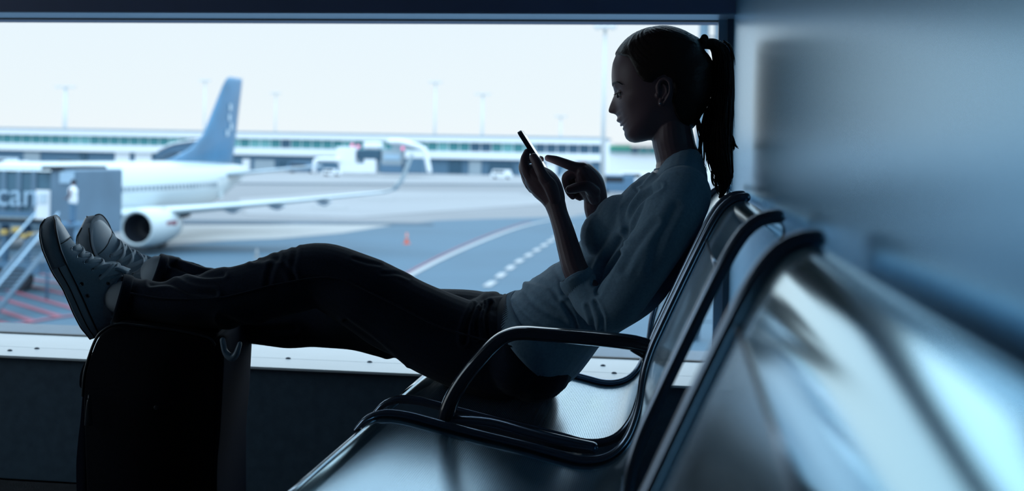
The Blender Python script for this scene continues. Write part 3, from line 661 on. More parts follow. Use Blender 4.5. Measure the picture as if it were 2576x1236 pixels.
def sneaker(T, name_label):
    """T maps shoe coordinates (x heel to toe, y across, z up) into the world"""
    tr = lambda x, y, z: T @ Vector((x, y, z))
    def shell(x0, x1, grow, n=26, m=20):
        bm = bmesh.new(); rs = []
        for x in np.linspace(x0, x1, n):
            zt = ipx(TOPP, x)+grow; zb = ipx(ST_, x)-.012; w = ipx(WID, x)+grow; r = []
            for k in range(m+1):
                a = math.pi*k/m; cy = math.cos(a); sy = math.sin(a)
                r.append(tr(x, w*math.copysign(abs(cy)**.9, cy), zb+(zt-zb)*sy**.83))
            rs.append(r)
        rings(bm, rs); return bm
    up_ = obj('sneaker', shell(-.0012, 317*KS, 0, 60, 24), M['canvas'], person, label=name_label)
    sd = up_.modifiers.new('s', 'SUBSURF'); sd.levels = 1; sd.render_levels = 1
    obj('toe_cap', shell(255*KS, 318*KS, .0013, 24, 22), M['cap'], up_)
    bm = bmesh.new(); rs = []      # sole: side wall following the outline
    xs = np.r_[np.linspace(-.004, .01, 5), np.linspace(.016, .2, 24), np.linspace(.205, 312*KS, 10), 315*KS, 317*KS, 318.5*KS, 319.5*KS, 320*KS]
    for x in xs:
        zb, zt, w = ipx(SB, x), ipx(ST_, x), ipx(WID, max(x, 0))+.0035
        if x <= 0: w = ipx(WID, .004)*(.75 if x < -.002 else .95)
        r = []
        for (cy, cz) in ((-1, .15), (-.94, 0), (0, 0), (.94, 0), (1, .15), (1, .9), (.96, 1), (0, 1), (-.96, 1), (-1, .9)): r.append(tr(x, w*cy, zb+(zt-zb)*cz))
        rs.append(r)
    rings(bm, rs); so = obj('sole', bm, [M['rubber']], up_)
    bm = bmesh.new(); rs = []      # ribbed toe bumper
    for x in np.r_[np.linspace(196*KS, 300*KS, 12), np.linspace(304*KS, 314*KS, 5), 317*KS, 319*KS, 320.5*KS, 321.5*KS]:
        zb, zt, w = ipx(SB, x)+.001, ipx(ST_, x)+.0012, ipx(WID, x)+.0055
        rs.append([tr(x, w*cy, zb+(zt-zb)*cz) for (cy, cz) in ((-1, .1), (-.9, .02), (0, .02), (.9, .02), (1, .1), (1, .95), (.9, 1), (0, 1), (-.9, 1), (-1, .95))])
    rings(bm, rs); obj('toe_bumper', bm, M['bumper'], up_)
    for lev, xa, xb, r in ((1.0, -.002, 318*KS, .0014), (.50, -.002, 195*KS, .0011), (.06, -.002, 319.5*KS, .0011)):
        bm = bmesh.new()
        pts = []
        for x in [xb-(xb-xa)*(k/40)**2 for k in range(41)]: pts.append(tr(x, -(ipx(WID, max(x, .003))+(.0042 if lev < 1 else .0045)+(.0018 if x > 196*KS else 0)), ipx(SB, x)+(ipx(ST_, x)-ipx(SB, x))*lev))
        for x in [xb-(xb-xa)*(1-k/40)**2 for k in range(41)]: pts.append(tr(x, (ipx(WID, max(x, .003))+(.0042 if lev < 1 else .0045)+(.0018 if x > 196*KS else 0)), ipx(SB, x)+(ipx(ST_, x)-ipx(SB, x))*lev))
        tube(bm, pts, r, n=6, sub=1); obj('sole_stripe', bm, M['stripe'], up_)
    bm = bmesh.new()      # toe cap edge line
    x = 256*KS; tube(bm, [tr(x-.004*abs(y)/.03, y, sectop(x, y, .0016)) for y in np.linspace(-.036, .036, 17)], .0010, n=6, sub=2); obj('cap_seam', bm, M['stripe'], up_)
    ey = [(226, 39), (204, 46), (184, 57), (160.6, 70), (138, 81), (116, 91)]
    em = None
    for s in (-1, 1):
        for (x, z) in ey+([(137, 33), (104, 34)] if s < 0 or True else []):
            x *= KS; z *= KS; y = surf(x, z)
            d = .002; nrm = Vector((0, (z+d-z), surf(x, z)-surf(x, z+d))).normalized(); nrm = Vector((0, d*s, max(surf(x, z)-surf(x, z+d), .0)))
            nrm = nrm.normalized() if nrm.length > 0 else Vector((0, s, 0))
            bm = bmesh.new(); c = Vector((x, s*(y+.0008), z)); a1 = Vector((1, 0, 0)); a2 = nrm.cross(a1).normalized(); rs = []
            for k in range(14):
                a = k/14*2*math.pi; o_ = a1*math.cos(a)+a2*math.sin(a)
                rs.append([T @ (c+o_*(.0031+.0011*math.cos(b))+nrm*(.0009*math.sin(b))) for b in [j*math.pi/3 for j in range(6)]])
            rings(bm, rs, closed=True); obj('eyelet', bm, M['metal'], up_)
            bm = bmesh.new(); 
            for q in (0,): ball(bm, (0, 0, 0), .0024, seg=8)
            for v in bm.verts: v.co = T @ (c-nrm*.0006+a1*v.co.x+a2*v.co.y+nrm*(v.co.z*.3))
            obj('eyelet_hole', bm, M['stripe'], up_)
    def lace(bm, A, B, lift=.0025, xb=None):
        (xa, za, sa), (xc, zc, sb) = A, B; pts = []
        ya = sa*surf(xa, za); yc = sb*surf(xc, zc)
        for k in range(15):
            f = k/14; x = xa+(xc-xa)*f; y = ya+(yc-ya)*f; z = sectop(x, y)+lift+.0018*math.sin(math.pi*f)
            if k in (0, 14): z -= .002
            pts.append(Vector((x, y, z)))
        rs = []
        for i, q in enumerate(pts):
            t = (pts[min(i+1, 14)]-pts[max(i-1, 0)]).normalized(); n_ = Vector((0, q.y*8, 1)).normalized(); wv = t.cross(n_).normalized(); n_ = wv.cross(t)
            rs.append([T @ (q+wv*(.0042*math.cos(a))+n_*(.0011*math.sin(a))) for a in [j*math.pi/4 for j in range(8)]])
        rings(bm, rs)
    for i in range(5):
        for s in (-1, 1):
            bm = bmesh.new(); lace(bm, (ey[i][0]*KS, ey[i][1]*KS, s), (ey[i+1][0]*KS, ey[i+1][1]*KS, -s), .0022+(.0014 if s > 0 else 0)); obj('lace', bm, M['lace'], up_)
    bm = bmesh.new(); lace(bm, (ey[0][0]*KS, ey[0][1]*KS, -1), (ey[0][0]*KS, ey[0][1]*KS, 1)); obj('lace', bm, M['lace'], up_)
    bm = bmesh.new(); lace(bm, (ey[5][0]*KS, ey[5][1]*KS, -1), (ey[5][0]*KS, ey[5][1]*KS, 1), .0035); obj('lace', bm, M['lace'], up_)
    bm = bmesh.new()      # bow loops
    k0 = Vector((148*KS, 0, 122*KS))
    for s in (-1, 1):
        loop = [k0, k0+Vector((-.008, s*.012, .004)), k0+Vector((-.022, s*.018, .006)), k0+Vector((-.030, s*.013, .002)), k0+Vector((-.018, s*.006, .000)), k0+Vector((-.004, 0, -.001))]
        loft(bm, [(T @ q, .0035, .0014) for q in loop], n=8, sub=4, axis=T.to_3x3() @ Vector((0, 0, 1)))
        end = [k0, k0+Vector((.004, s*.014, -.004)), k0+Vector((-.004, s*.026, -.018)), k0+Vector((-.010, s*.032, -.032))]
        loft(bm, [(T @ q, .0032, .0013) for q in end], n=8, sub=4, axis=T.to_3x3() @ Vector((0, 1, 0)))
    ball(bm, T @ k0, .006); obj('bow', bm, M['lace'], up_)
    bm = bmesh.new()      # tongue
    tg = [(190, 60), (165, 88), (150, 112), (138, 132), (124, 147)]
    rs = []
    for i, (x, z) in enumerate(tg):
        wv = .016+.003*i/4; th = .0028
        rs.append([tr(x*KS+dx*.8, wv*cy, z*KS+dz*.6-.006*abs(cy)**2) for cy, dx, dz in [(c, th, th) for c in np.linspace(-1, 1, 9)]+[(c, -th, -th) for c in np.linspace(1, -1, 9)]])
    rings(bm, rs); obj('tongue', bm, M['canvas'], up_)
    bm = bmesh.new()      # rolled opening edge
    pts = []
    for s in (-1, 1):
        seq = [(x*KS, ipx(TOPP, x*KS)) for x in ((6, 40, 75, 95, 116) if s < 0 else (116, 95, 75, 40, 6))]
        for x, z in seq: pts.append(tr(x, s*min(ipx(WID, x)*.80, .026), z-.004))
    tube(bm, pts, .0022, n=6, sub=4); obj('collar_edge', bm, M['canvas'], up_)
    return up_
def basis(px, py, Y, ex, ez):
    """shoe frame from photo directions (right, up, away) at the pixel's own line of sight"""
    O = P(px, py, Y); ray = O-Vector((0, 0, H)); ray.z = 0; ray.normalize(); R = Vector((ray.y, -ray.x, 0))
    Rr = (R*math.cos(ROLL)+up*math.sin(ROLL)); Ur = (up*math.cos(ROLL)-R*math.sin(ROLL))
    w_ = lambda d: (Rr*d[0]+Ur*d[1]+ray*d[2])
    ex = w_(ex).normalized(); ez = w_(ez); ez = (ez-ex*ez.dot(ex)).normalized(); ey = ez.cross(ex)
    if ey.y < 0: ey = -ey
    m = Matrix((ex, ey, ez)).transposed().to_4x4(); m.translation = O; return m
Yn = 2.125
T1 = basis(227, 847, Yn, (-.331, .944, .02), (.944, .331, -.10)) @ Matrix.Scale(1.06, 4)
sneaker(T1, 'near white canvas sneaker, seen from its side, sole to the left')
Yf = 2.34
T2 = basis(215, 574, Yf, (-.427, .757, -.488), (.845, .149, -.509)) @ Matrix.Diagonal((1.22, 1.06, 1.2, 1))
T2.translation = T2.translation-(T2.to_3x3() @ Vector((302*KS, 0, -4*KS)))
sneaker(T2, 'far white canvas sneaker, turned so its laces face the camera')
for T, hem, Y in ((T1, (330, 748), 2.12), (T2, (408, 683), 2.38)):
    bm = bmesh.new(); a = T @ Vector((50*KS, 0, 40*KS)); b = T @ Vector((62*KS, 0, 88*KS))
    loft(bm, [(a, .028, .026), (b, .032, .030), (P(hem[0]-16, hem[1]-1, Y), .030, .032), (P(hem[0]+20, hem[1]+4, Y), .030, .032)], n=24, sub=5)
    obj('sock', bm, M['sock'], person)
# ------------------------------------------------------------------ phone
M['phone'] = mat('phone_metal', (.10, .13, .16), .3, metal=.7); M['phoneglass'] = mat('phone_glass', (.01, .01, .012), .05, coat=1)
M['screen'] = mat('phone_screen', (.75, .85, .95), .06, emit=.75, coat=1)  # screen glow, also standing in for the bright sky it reflects
A = P(1309, 331, 2.205); B_ = P(1388, 456, 2.205)
ez = (A-B_).normalized(); ray = (A-Vector((0, 0, H))).normalized()
ey = (Vector((0, 1, 0))*1.0+ray*.0); nrm = Vector((ez.z, 0, -ez.x)); nrm = (nrm + Vector((0, .03, 0))).normalized()
nrm = (nrm-ez*nrm.dot(ez)).normalized(); ey = ez.cross(nrm)
if ey.y < 0: ey = -ey
TP = Matrix((ey, nrm, ez)).transposed().to_4x4(); TP.translation = (A+B_)/2
Lp = (A-B_).length
phone = empty('smartphone', (A+B_)/2, 'slim dark smartphone with bright screen, held in the left hand', 'phone')
def pbox(x0, x1, y0, y1, z0, z1, bev, segs=4):
    bm = bmesh.new(); r = bmesh.ops.create_cube(bm, size=1)
    for v in r['verts']: v.co = Vector(((x0+x1)/2+v.co.x*(x1-x0), (y0+y1)/2+v.co.y*(y1-y0), (z0+z1)/2+v.co.z*(z1-z0)))
    if bev:
        es = [e for e in bm.edges if abs((e.verts[0].co-e.verts[1].co).normalized().y) > .9]
        bmesh.ops.bevel(bm, geom=es, offset=bev, segments=segs, affect='EDGES', profile=.5)
        bmesh.ops.bevel(bm, geom=[e for e in bm.edges if len(e.link_faces) == 2 and e.calc_face_angle(0) > 1.2], offset=min(.0008, bev*.3), segments=1, affect='EDGES')
    for v in bm.verts: v.co = TP @ v.co
    return bm
hw = .029
obj('body', pbox(-hw, hw, -.0045, .0036, -Lp/2, Lp/2, .009), M['phone'], phone, smooth=False)
obj('bezel', pbox(-hw+.001, hw-.001, .0034, .0042, -Lp/2+.001, Lp/2-.001, .008), M['phoneglass'], phone, smooth=False)
obj('screen', pbox(-hw+.0028, hw-.0028, .0040, .00445, -Lp/2+.014, Lp/2-.011, 0), M['screen'], phone, smooth=False)
obj('side_seam', pbox(-hw-.0002, -hw+.001, -.0046, .0037, Lp/2-.036, Lp/2-.0348, 0), M['phoneglass'], phone, smooth=False)
obj('volume_button', pbox(-hw-.0006, -hw+.001, -.0015, .0010, Lp/2-.034, Lp/2-.022, 0), M['phone'], phone, smooth=False)

# ------------------------------------------------------------------ suitcase
M['case'] = mat('suitcase_nylon', (.006, .007, .012), .85, bump=.15, bscale=700, var=.2, vscale=200, spec=.12)
M['case2'] = mat('suitcase_back_panel', (.006, .009, .020), .9, bump=.1, bscale=500, spec=.08)
M['piping'] = mat('suitcase_piping', (.02, .026, .035), .4)
M['grip'] = mat('handle_grey_plastic', (.22, .29, .36), .35)
case = empty('suitcase', (P(420, 1000, 2.2).x, 2.22, 0), 'black soft cabin suitcase standing on the floor under her feet', 'suitcase')
AL = math.radians(11.5); Q0 = P(245, 900, 2.0); Q0.z = 0
TC = Matrix.Translation(Q0) @ Matrix.Rotation(AL, 4, 'Z')
nC = Vector((-math.sin(AL), math.cos(AL), 0))
def PC(px, py, off=0.):
    """photo pixel onto the case's near face, in the case's own frame"""
    d = P(px, py, 1.)-Vector((0, 0, H)); o0 = Vector((0, 0, H)); t = ((Q0+nC*off)-o0).dot(nC)/d.dot(nC); return TC.inverted() @ (o0+d*t)
Y0c, Y1c = 0.0, .36
def X_(px, py): return PC(px, py)
_obj = obj
def obj(name, bm, m, parent=None, smooth=True, **kw):
    for v in bm.verts: v.co = TC @ v.co
    return _obj(name, bm, m, parent, smooth, **kw)
def case_shell(outline, y0, y1, bev, rnd=.012):
    bm = bmesh.new(); rs = []
    c = Vector((sum(q[0] for q in outline)/len(outline), 0, sum(q[1] for q in outline)/len(outline)))
    for (y, k) in ((y0+.0, 1-2*bev), (y0+rnd*.3, 1-bev), (y0+rnd, 1), (y1-rnd, 1), (y1-rnd*.3, 1-bev), (y1, 1-2*bev)):
        rs.append([Vector((c.x+(q[0]-c.x)*k, y, c.z+(q[1]-c.z)*k)) for q in outline])
    rings(bm, rs); return bm
ol = [(222, 1300), (206, 1100), (204, 1000), (210, 940), (222, 896), (238, 856), (258, 834), (292, 820), (350, 824), (440, 836), (505, 849), (530, 860), (541, 890), (546, 960), (540, 1100), (532, 1300)]
oc = [(q.x, q.z) for q in [X_(*p) for p in ol]]
zb = .045
oc[0] = (oc[0][0], zb); oc[-1] = (oc[-1][0], zb)
oc = [(a, b) for a, b in catmull(oc, 4)]
obj('case_body', case_shell(oc, Y0c, Y1c, .03, .03), M['case'], case)
ob = [(520, 1300), (530, 1100), (534, 960), (528, 872), (536, 862), (552, 866), (560, 900), (558, 960), (550, 1100), (542, 1200), (545, 1300)]
oc2 = [(q.x, q.z) for q in [X_(*p) for p in ob]]; oc2[0] = (oc2[0][0], zb); oc2[-1] = (oc2[-1][0], zb)
obj('back_panel', case_shell([tuple(a) for a in catmull(oc2, 3)], Y0c+.012, Y1c-.012, .03, .02), M['case2'], case)
of = [(210, 1300), (190, 1290), (176, 1220), (180, 1130), (188, 1060), (193, 1000), (200, 985), (214, 1000)]
oc3 = [(q.x, q.z) for q in [X_(*p) for p in of]]; oc3[0] = (oc3[0][0], zb+.01); oc3[1] = (oc3[1][0], zb+.02)
obj('front_pocket', case_shell([tuple(a) for a in catmull(oc3, 4)], Y0c+.035, Y1c-.035, .03, .03), M['case2'], case, label='lower front pocket')
og = [(226, 985), (194, 985), (191, 960), (196, 936), (206, 915), (222, 892), (240, 880)]
oc4 = [(q.x, q.z) for q in [X_(*p) for p in og]]
obj('front_pocket', case_shell([tuple(a) for a in catmull(oc4, 4)], Y0c+.02, Y1c-.02, .03, .025), M['case'], case, label='upper front pocket')
for off, yy in ((0, Y0c+.010), (0, Y1c-.010)):
    bm = bmesh.new(); tube(bm, [Vector((a, yy, b+.001)) for a, b in oc[8:48:2]], .0028, n=8, sub=2); obj('piping', bm, M['piping'], case)
bm = bmesh.new()
for k, dx in enumerate((0, .0065, .013)):
    tube(bm, [Vector((q.x+dx*1.0, Y0c+.014+.006*k, q.z)) for q in [X_(*p) for p in ((204, 985), (203, 960), (207, 935), (216, 912), (232, 890))]], .0018, n=6, sub=4)
obj('zip_track', bm, M['piping'], case)
bm = bmesh.new(); z0 = X_(228, 992); z1 = X_(224, 1072)
stick(bm, z0+Vector((0, -.006, 0)), z0+Vector((0, -.008, -.012)), .0028); loft(bm, [(z0+Vector((0, -.008, -.01)), .004, .002), ((z0+z1)/2+Vector((0, -.008, 0)), .0055, .002), (z1+Vector((.001, -.007, .003)), .0075, .002)], n=10, sub=4)
obj('zip_pull', bm, M['piping'], case)
bm = bmesh.new()     # grey half-ring bracket of the pull handle, on the near top edge of the back panel
arc = []
for (px, py) in ((560, 856), (566, 884), (580, 899), (593, 893), (603, 866)): arc.append(TC.inverted() @ P(px, py, 2.035))
loft(bm, [(q, r*PM*2.1, .009) for q, r in zip(arc, (7, 8, 11, 9, 6))], n=12, sub=6)
obj('handle_bracket', bm, M['grip'], case, label='grey curved plastic handle bracket')
bm = bmesh.new(); c = PC(393, 1026, -.001); ball(bm, c, .0045, .002, .0045); obj('side_rivet', bm, M['piping'], case)
bm = bmesh.new(); q0 = PC(540, 862, 0)+Vector((-.02, 0, 0))
for yy in (.10, .26): stick(bm, (q0.x, yy, q0.z-.03), (q0.x, yy, q0.z+.004), .008)
box(bm, q0.x-.011, q0.x+.011, 0.085, .275, q0.z+.002, q0.z+.016, bev=.004); obj('pull_handle', bm, M['case2'], case)
xb0 = oc[0][0]; xb1 = oc2[-1][0]
for xx, nm in ((xb0+.03, 0), (xb1-.02, 1)):
    for yy in (Y0c+.045, Y1c-.045):
        bm = bmesh.new(); r = bmesh.ops.create_cone(bm, segments=20, radius1=.022, radius2=.022, depth=.018, cap_ends=True)
        for v in bm.verts: v.co = Vector((xx+v.co.x, yy+v.co.z, .022+v.co.y))
        wh = obj('wheel', bm, M['case'], case); bm = bmesh.new(); box(bm, xx-.02, xx+.02, yy-.016, yy+.016, .024, zb+.01, bev=.004); obj('wheel_housing', bm, M['case'], wh)
obj = _obj
# ------------------------------------------------------------------ outside: apron, aircraft, terminal
G = H-6.4
def PG(px, py): return PZ(px, py, G)
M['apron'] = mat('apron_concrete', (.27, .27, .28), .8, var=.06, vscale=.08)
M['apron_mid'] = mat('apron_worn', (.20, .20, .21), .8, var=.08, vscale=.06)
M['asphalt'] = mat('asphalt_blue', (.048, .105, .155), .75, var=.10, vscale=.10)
M['asphalt_dark'] = mat('asphalt_dark', (.04, .07, .10), .8, var=.2, vscale=.2)
M['pale'] = mat('concrete_pale', (.32, .31, .30), .8, var=.05, vscale=.05)
M['white_paint'] = mat('marking_white', (.36, .37, .38), .7)
M['red_paint'] = mat('marking_red', (.26, .08, .115), .7)
M['pwhite'] = mat('aircraft_white', (.56, .64, .67), .3, coat=.3)
M['navy'] = mat('aircraft_navy', (.04, .18, .33), .35, coat=.3, var=.15, vscale=.4)
M['ltgrey'] = mat('aircraft_grey', (.55, .66, .74), .4)
M['dark'] = mat('dark_void', (.01, .015, .025), .6)
M['bridge'] = mat('bridge_blue_grey', (.07, .155, .22), .6, var=.12, vscale=.6)
M['bridge2'] = mat('bridge_cab_grey', (.12, .20, .28), .6, var=.1, vscale=.6)
M['bwhite'] = mat('building_white', (.86, .90, .94), .6)
M['bgrey'] = mat('building_grey', (.34, .42, .48), .6)
M['teal'] = mat('window_teal', (.05, .22, .24), .3); M['teal2'] = mat('window_teal_light', (.14, .36, .37), .3); M['navywin'] = mat('window_dark', (.035, .10, .16), .3)
M['lower'] = mat('lower_level_dark', (.10, .20, .30), .7); M['shed'] = mat('loading_door', (.36, .52, .66), .6)
M['mast'] = mat('mast_haze_pale', (.64, .68, .70), .6)  # distance haze painted into the masts as a pale base colour
M['red'] = mat('red_paint', (.60, .06, .10), .5); M['orange'] = mat('cone_orange', (.90, .22, .12), .6)
M['yellow'] = mat('yellow_paint', (.55, .38, .12), .6); M['green'] = mat('green_fascia', (.05, .50, .33), .5)
M['truck'] = mat('truck_blue', (.09, .19, .30), .5)
M['beacon'] = mat('red_beacon', (.95, .22, .40), .4, emit=.6)
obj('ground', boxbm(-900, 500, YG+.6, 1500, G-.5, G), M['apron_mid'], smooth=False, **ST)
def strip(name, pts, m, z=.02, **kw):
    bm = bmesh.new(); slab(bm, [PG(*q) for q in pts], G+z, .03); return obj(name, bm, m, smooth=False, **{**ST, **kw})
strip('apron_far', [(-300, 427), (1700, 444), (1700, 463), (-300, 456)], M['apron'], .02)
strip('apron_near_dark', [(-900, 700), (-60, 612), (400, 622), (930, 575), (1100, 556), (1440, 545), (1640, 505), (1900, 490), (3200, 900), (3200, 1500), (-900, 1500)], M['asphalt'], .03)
strip('apron_pale_band', [(380, 572), (760, 566), (985, 568), (860, 588), (700, 602), (420, 612)], M['pale'], .05)
strip('pavement_edge', [(300, 553), (700, 557), (1090, 563), (1090, 569), (700, 566), (300, 563)], M['asphalt_dark'], .06)
strip('apron_worn_patch', [(600, 500), (900, 480), (1300, 486), (1440, 508), (1290, 520), (900, 548), (620, 540)], M['apron'], .04)
strip('taxi_joint', [(560, 461), (1500, 466), (1500, 468), (560, 464)], M['asphalt_dark'], .05)
def stripe(name, pts, wpx, m, z, label, cat, group=None):
    P_ = [PG(x, y) for x, y in catmull(pts, 5)]; bm = bmesh.new(); L = []; R_ = []
    for i, q in enumerate(P_):
        t = (P_[min(i+1, len(P_)-1)]-P_[max(i-1, 0)]).normalized(); n_ = Vector((-t.y, t.x, 0)); L.append(q+n_*wpx/2); R_.append(q-n_*wpx/2)
    slab(bm, L+R_[::-1], G+z, .02)
    kw = dict(label=label, category=cat)
    if group: kw['group'] = group
    return obj(name, bm, m, smooth=False, **kw)
stripe('taxi_line', [(960, 736), (1035, 694), (1120, 650), (1220, 606), (1310, 573), (1400, 553), (1480, 545)], .36, M['white_paint'], .07, 'white painted taxi line curving across the dark apron behind the phone', 'marking')
stripe('taxi_edge_line', [(950, 734), (1020, 692), (1105, 647), (1205, 602), (1300, 568), (1335, 559)], .13, M['red_paint'], .07, 'thin red painted line along the left edge of the curved white one', 'marking')
dp = catmull([(1180, 742), (1226, 722), (1262, 694), (1300, 664), (1340, 638), (1380, 612), (1400, 597), (1440, 572)], 60)
q = [PG(x, y) for x, y in dp]; acc = 0; last = q[0]; k = 0
nd = -1; ORD = ['first', 'second', 'third', 'fourth', 'fifth', 'sixth', 'seventh', 'eighth', 'ninth', 'tenth', 'eleventh', 'twelfth', 'thirteenth', 'fourteenth', 'fifteenth', 'sixteenth']
for a, b in zip(q[:-1], q[1:]):
    acc += (b-a).length
    if acc > 4.2:
        acc = 0; nd += 1; t = (b-a).normalized(); n_ = Vector((-t.y, t.x, 0)); bm = bmesh.new()
        slab(bm, [b+t*1.2+n_*.2, b-t*1.2+n_*.2, b-t*1.2-n_*.2, b+t*1.2-n_*.2], G+.07, .02)
        obj('dash_mark', bm, M['white_paint'], smooth=False, label=f'white dash of the dotted line, {ORD[nd]} counting up from its lower left end', category='marking', group='dotted line on the apron')
for i, (ax, ay, bx_, by) in enumerate(((50, 688, 200, 703), (30, 699, 205, 724), (5, 708, 205, 752), (-20, 722, 205, 786), (-40, 742, 150, 800), (-50, 768, 82, 812), (-60, 796, 26, 824))):
    stripe('hatch_line', [(ax, ay), ((ax+bx_)/2, (ay+by)/2), (bx_, by)], .30, M['red_paint'], .07, ('topmost', 'second from the top', 'third from the top', 'middle', 'third from the bottom', 'second from the bottom', 'bottommost')[i]+' red diagonal stripe of the hatched zone left of the sneakers', 'marking', 'red hatch lines on the apron')
stripe('hatch_border', [(-80, 840), (60, 818), (150, 802), (300, 786)], .22, M['red_paint'], .08, 'long red border line crossing the foot of the hatched zone', 'marking')
for (x, y, w_, d_) in ((830, 524, 3.6, 1.0), (950, 502, 4.2, 1.2)):
    c = PG(x, y); bm = bmesh.new(); slab(bm, [(c.x-w_/2, c.y-d_), (c.x+w_/2, c.y-d_), (c.x+w_/2, c.y+d_), (c.x-w_/2, c.y+d_)], G+.09, .02)
    obj('stand_mark', bm, M['white_paint'], smooth=False, label='white block marking on the apron under the wingtip, '+('nearer one' if x < 900 else 'farther one'), category='marking', group='stand markings')
# cones
def cone(px, py, h, m, label):
    c = PG(px, py); e = empty('traffic_cone', c, label, 'cone')
    bm = bmesh.new(); loft(bm, [(c+Vector((0, 0, .05)), h*.2, h*.2), (c+Vector((0, 0, h)), h*.04, h*.04)], n=14, sub=2, axis=(0, 1, 0), round_cap=False); obj('cone_body', bm, m, e)
    bm = boxbm(c.x-h*.26, c.x+h*.26, c.y-h*.26, c.y+h*.26, G+.03, G+.09); obj('cone_base', bm, m, e, smooth=False)
    bm = bmesh.new(); loft(bm, [(c+Vector((0, 0, h*.52)), h*.128, h*.128), (c+Vector((0, 0, h*.68)), h*.105, h*.105)], n=14, sub=1, round_cap=False); obj('reflective_band', bm, M['white_paint'], e)
cone(1023, 615, .80, M['orange'], 'orange traffic cone standing on the dark apron left of the phone')
cone(646, 652, .62, M['white_paint'], 'pale traffic cone just above the raised knee')

# --- airliner: x aft, y to the camera side, z up; origin on the centreline at the engine inlets
be = math.radians(3.17); O = Vector((-35.87, 66.1, G))
TA = Matrix(((math.sin(be), math.cos(be), 0, O.x), (math.cos(be), -math.sin(be), 0, O.y), (0, 0, 1, G), (0, 0, 0, 1)))
plane = empty('airliner', O, 'white twin-engine airliner with dark blue tail fin parked at left', 'airplane')
def tl(bm):
    for v in bm.verts: v.co = TA @ v.co
    return bm
SEC = [(-13, .08, 2.9), (-12.6, .6, 2.95), (-11.8, 1.05, 3.05), (-10.4, 1.5, 3.2), (-8, 1.85, 3.4), (-5, 1.95, 3.45), (0, 1.95, 3.45), (8, 1.95, 3.45), (13, 1.95, 3.45), (17, 1.75, 3.62), (20, 1.42, 3.88), (23, .95, 4.25), (25.5, .5, 4.55), (26.6, .18, 4.65)]
bm = bmesh.new(); loft(bm, [(Vector((x, 0, z)), r*1.02, r) for x, r, z in SEC], n=36, sub=5); loft(bm, [(Vector((-2, 0, 1.9)), .3, .5), (Vector((1, 0, 1.9)), .75, 1.7), (Vector((7, 0, 1.9)), .75, 1.8), (Vector((10, 0, 2.0)), .3, .6)], n=18, sub=4)
fus = obj('fuselage', tl(bm), M['pwhite'], plane)
def wing(bm, secs, n=14):
    rs = []
    for (x0, x1, y, z, th) in secs:
        c = x1-x0; r = []
        for k in range(n):
            a = 2*math.pi*k/n; xx = x0+c*(.5-.5*math.cos(a)); hh = th*c*math.sin(a)*(1-.45*(.5-.5*math.cos(a))); r.append(Vector((xx, y, z+hh)))
        rs.append(r)
    rings(bm, rs)
for s in (1, -1):
    bm = bmesh.new(); wing(bm, [(.2, 8.2, s*1.0, 2.15, .07), (1.2, 8.2, s*2.2, 2.25, .065), (3.1, 8.6, s*5.6, 2.55, .06), (6.3, 9.2, s*12, 3.2, .055), (8.4, 10.2, s*17.0, 3.8, .05), (8.9, 10.4, s*17.5, 3.95, .05), (9.5, 10.7, s*17.85, 4.5, .05), (10.6, 11.4, s*18.3, 6.3, .05)])
    w_ = obj('wing', tl(bm), M['pwhite'], plane)
    for yy in (7.3, 10.2, 13.2):
        bm = bmesh.new(); x0 = np.interp(yy, [5.6, 12, 17], [8.6, 9.2, 10.2]); zz = np.interp(yy, [5.6, 12, 17], [2.55, 3.2, 3.8]); loft(bm, [(Vector((x0-2.2, s*yy, zz-.22)), .06, .08), (Vector((x0-.8, s*yy, zz-.32)), .2, .16), (Vector((x0+.5, s*yy, zz-.25)), .05, .05)], n=10, sub=3); obj('flap_fairing', tl(bm), M['ltgrey'], w_)
    bm = bmesh.new()      # engine nacelle with a real intake
    prof_n = [(2.2, .0), (2.2, .80), (.5, .86), (.05, .93), (0, 1.02), (.12, 1.10), (.8, 1.19), (2.0, 1.20), (3.2, 1.08), (4.3, .82), (4.35, .75), (4.0, .55), (5.0, .30), (5.6, .02)]
    rs = [[Vector((x, s*4.83+max(r, .001)*math.cos(a), 1.62+max(r, .001)*math.sin(a)*(.95 if math.sin(a) < 0 else 1))) for a in [j*2*math.pi/28 for j in range(28)]] for x, r in prof_n]
    rings(bm, rs); en = obj('engine', tl(bm), M['pwhite'], plane)
    bm = bmesh.new(); rs = [[Vector((x, s*4.83+r*math.cos(a), 1.62+r*math.sin(a)*.97)) for a in [j*2*math.pi/28 for j in range(28)]] for x, r in ((.10, .90), (.5, .84), (1.6, .79), (1.65, .25), (1.2, .18), (.9, .01))]
    rings(bm, rs, cap=False); obj('fan_intake', tl(bm), M['dark'], en)
    bm = bmesh.new(); rs = []
    wing(bm, [(2.0, 7.0, s*4.83, 2.05, .04), (2.6, 7.0, s*4.83, 2.6, .04)]); obj('pylon', tl(bm), M['pwhite'], en)
    bm = bmesh.new(); wing(bm, [(19.6, 23.6, s*.5, 4.35, .05), (23.0, 25.0, s*7.1, 5.15, .05)]); obj('tailplane', tl(bm), M['ltgrey'], plane)
    bm = bmesh.new(); stick(bm, (6.2, s*2.9, 2.1), (6.2, s*2.9, .55), .12)
    for dy in (-.35, .35):
        r = bmesh.ops.create_cone(bm, segments=20, radius1=.55, radius2=.55, depth=.32, cap_ends=True)
        for v in r['verts']: v.co = Vector((6.2+v.co.x, s*2.9+dy+v.co.z, .55+v.co.y))
    obj('landing_gear', tl(bm), M['dark'], plane, smooth=False)
bm = bmesh.new(); stick(bm, (-9, 0, 1.8), (-9, 0, .4), .1)
for dy in (-.2, .2):
    r = bmesh.ops.create_cone(bm, segments=18, radius1=.35, radius2=.35, depth=.2, cap_ends=True)
    for v in r['verts']: v.co = Vector((-9+v.co.x, dy+v.co.z, .35+v.co.y))
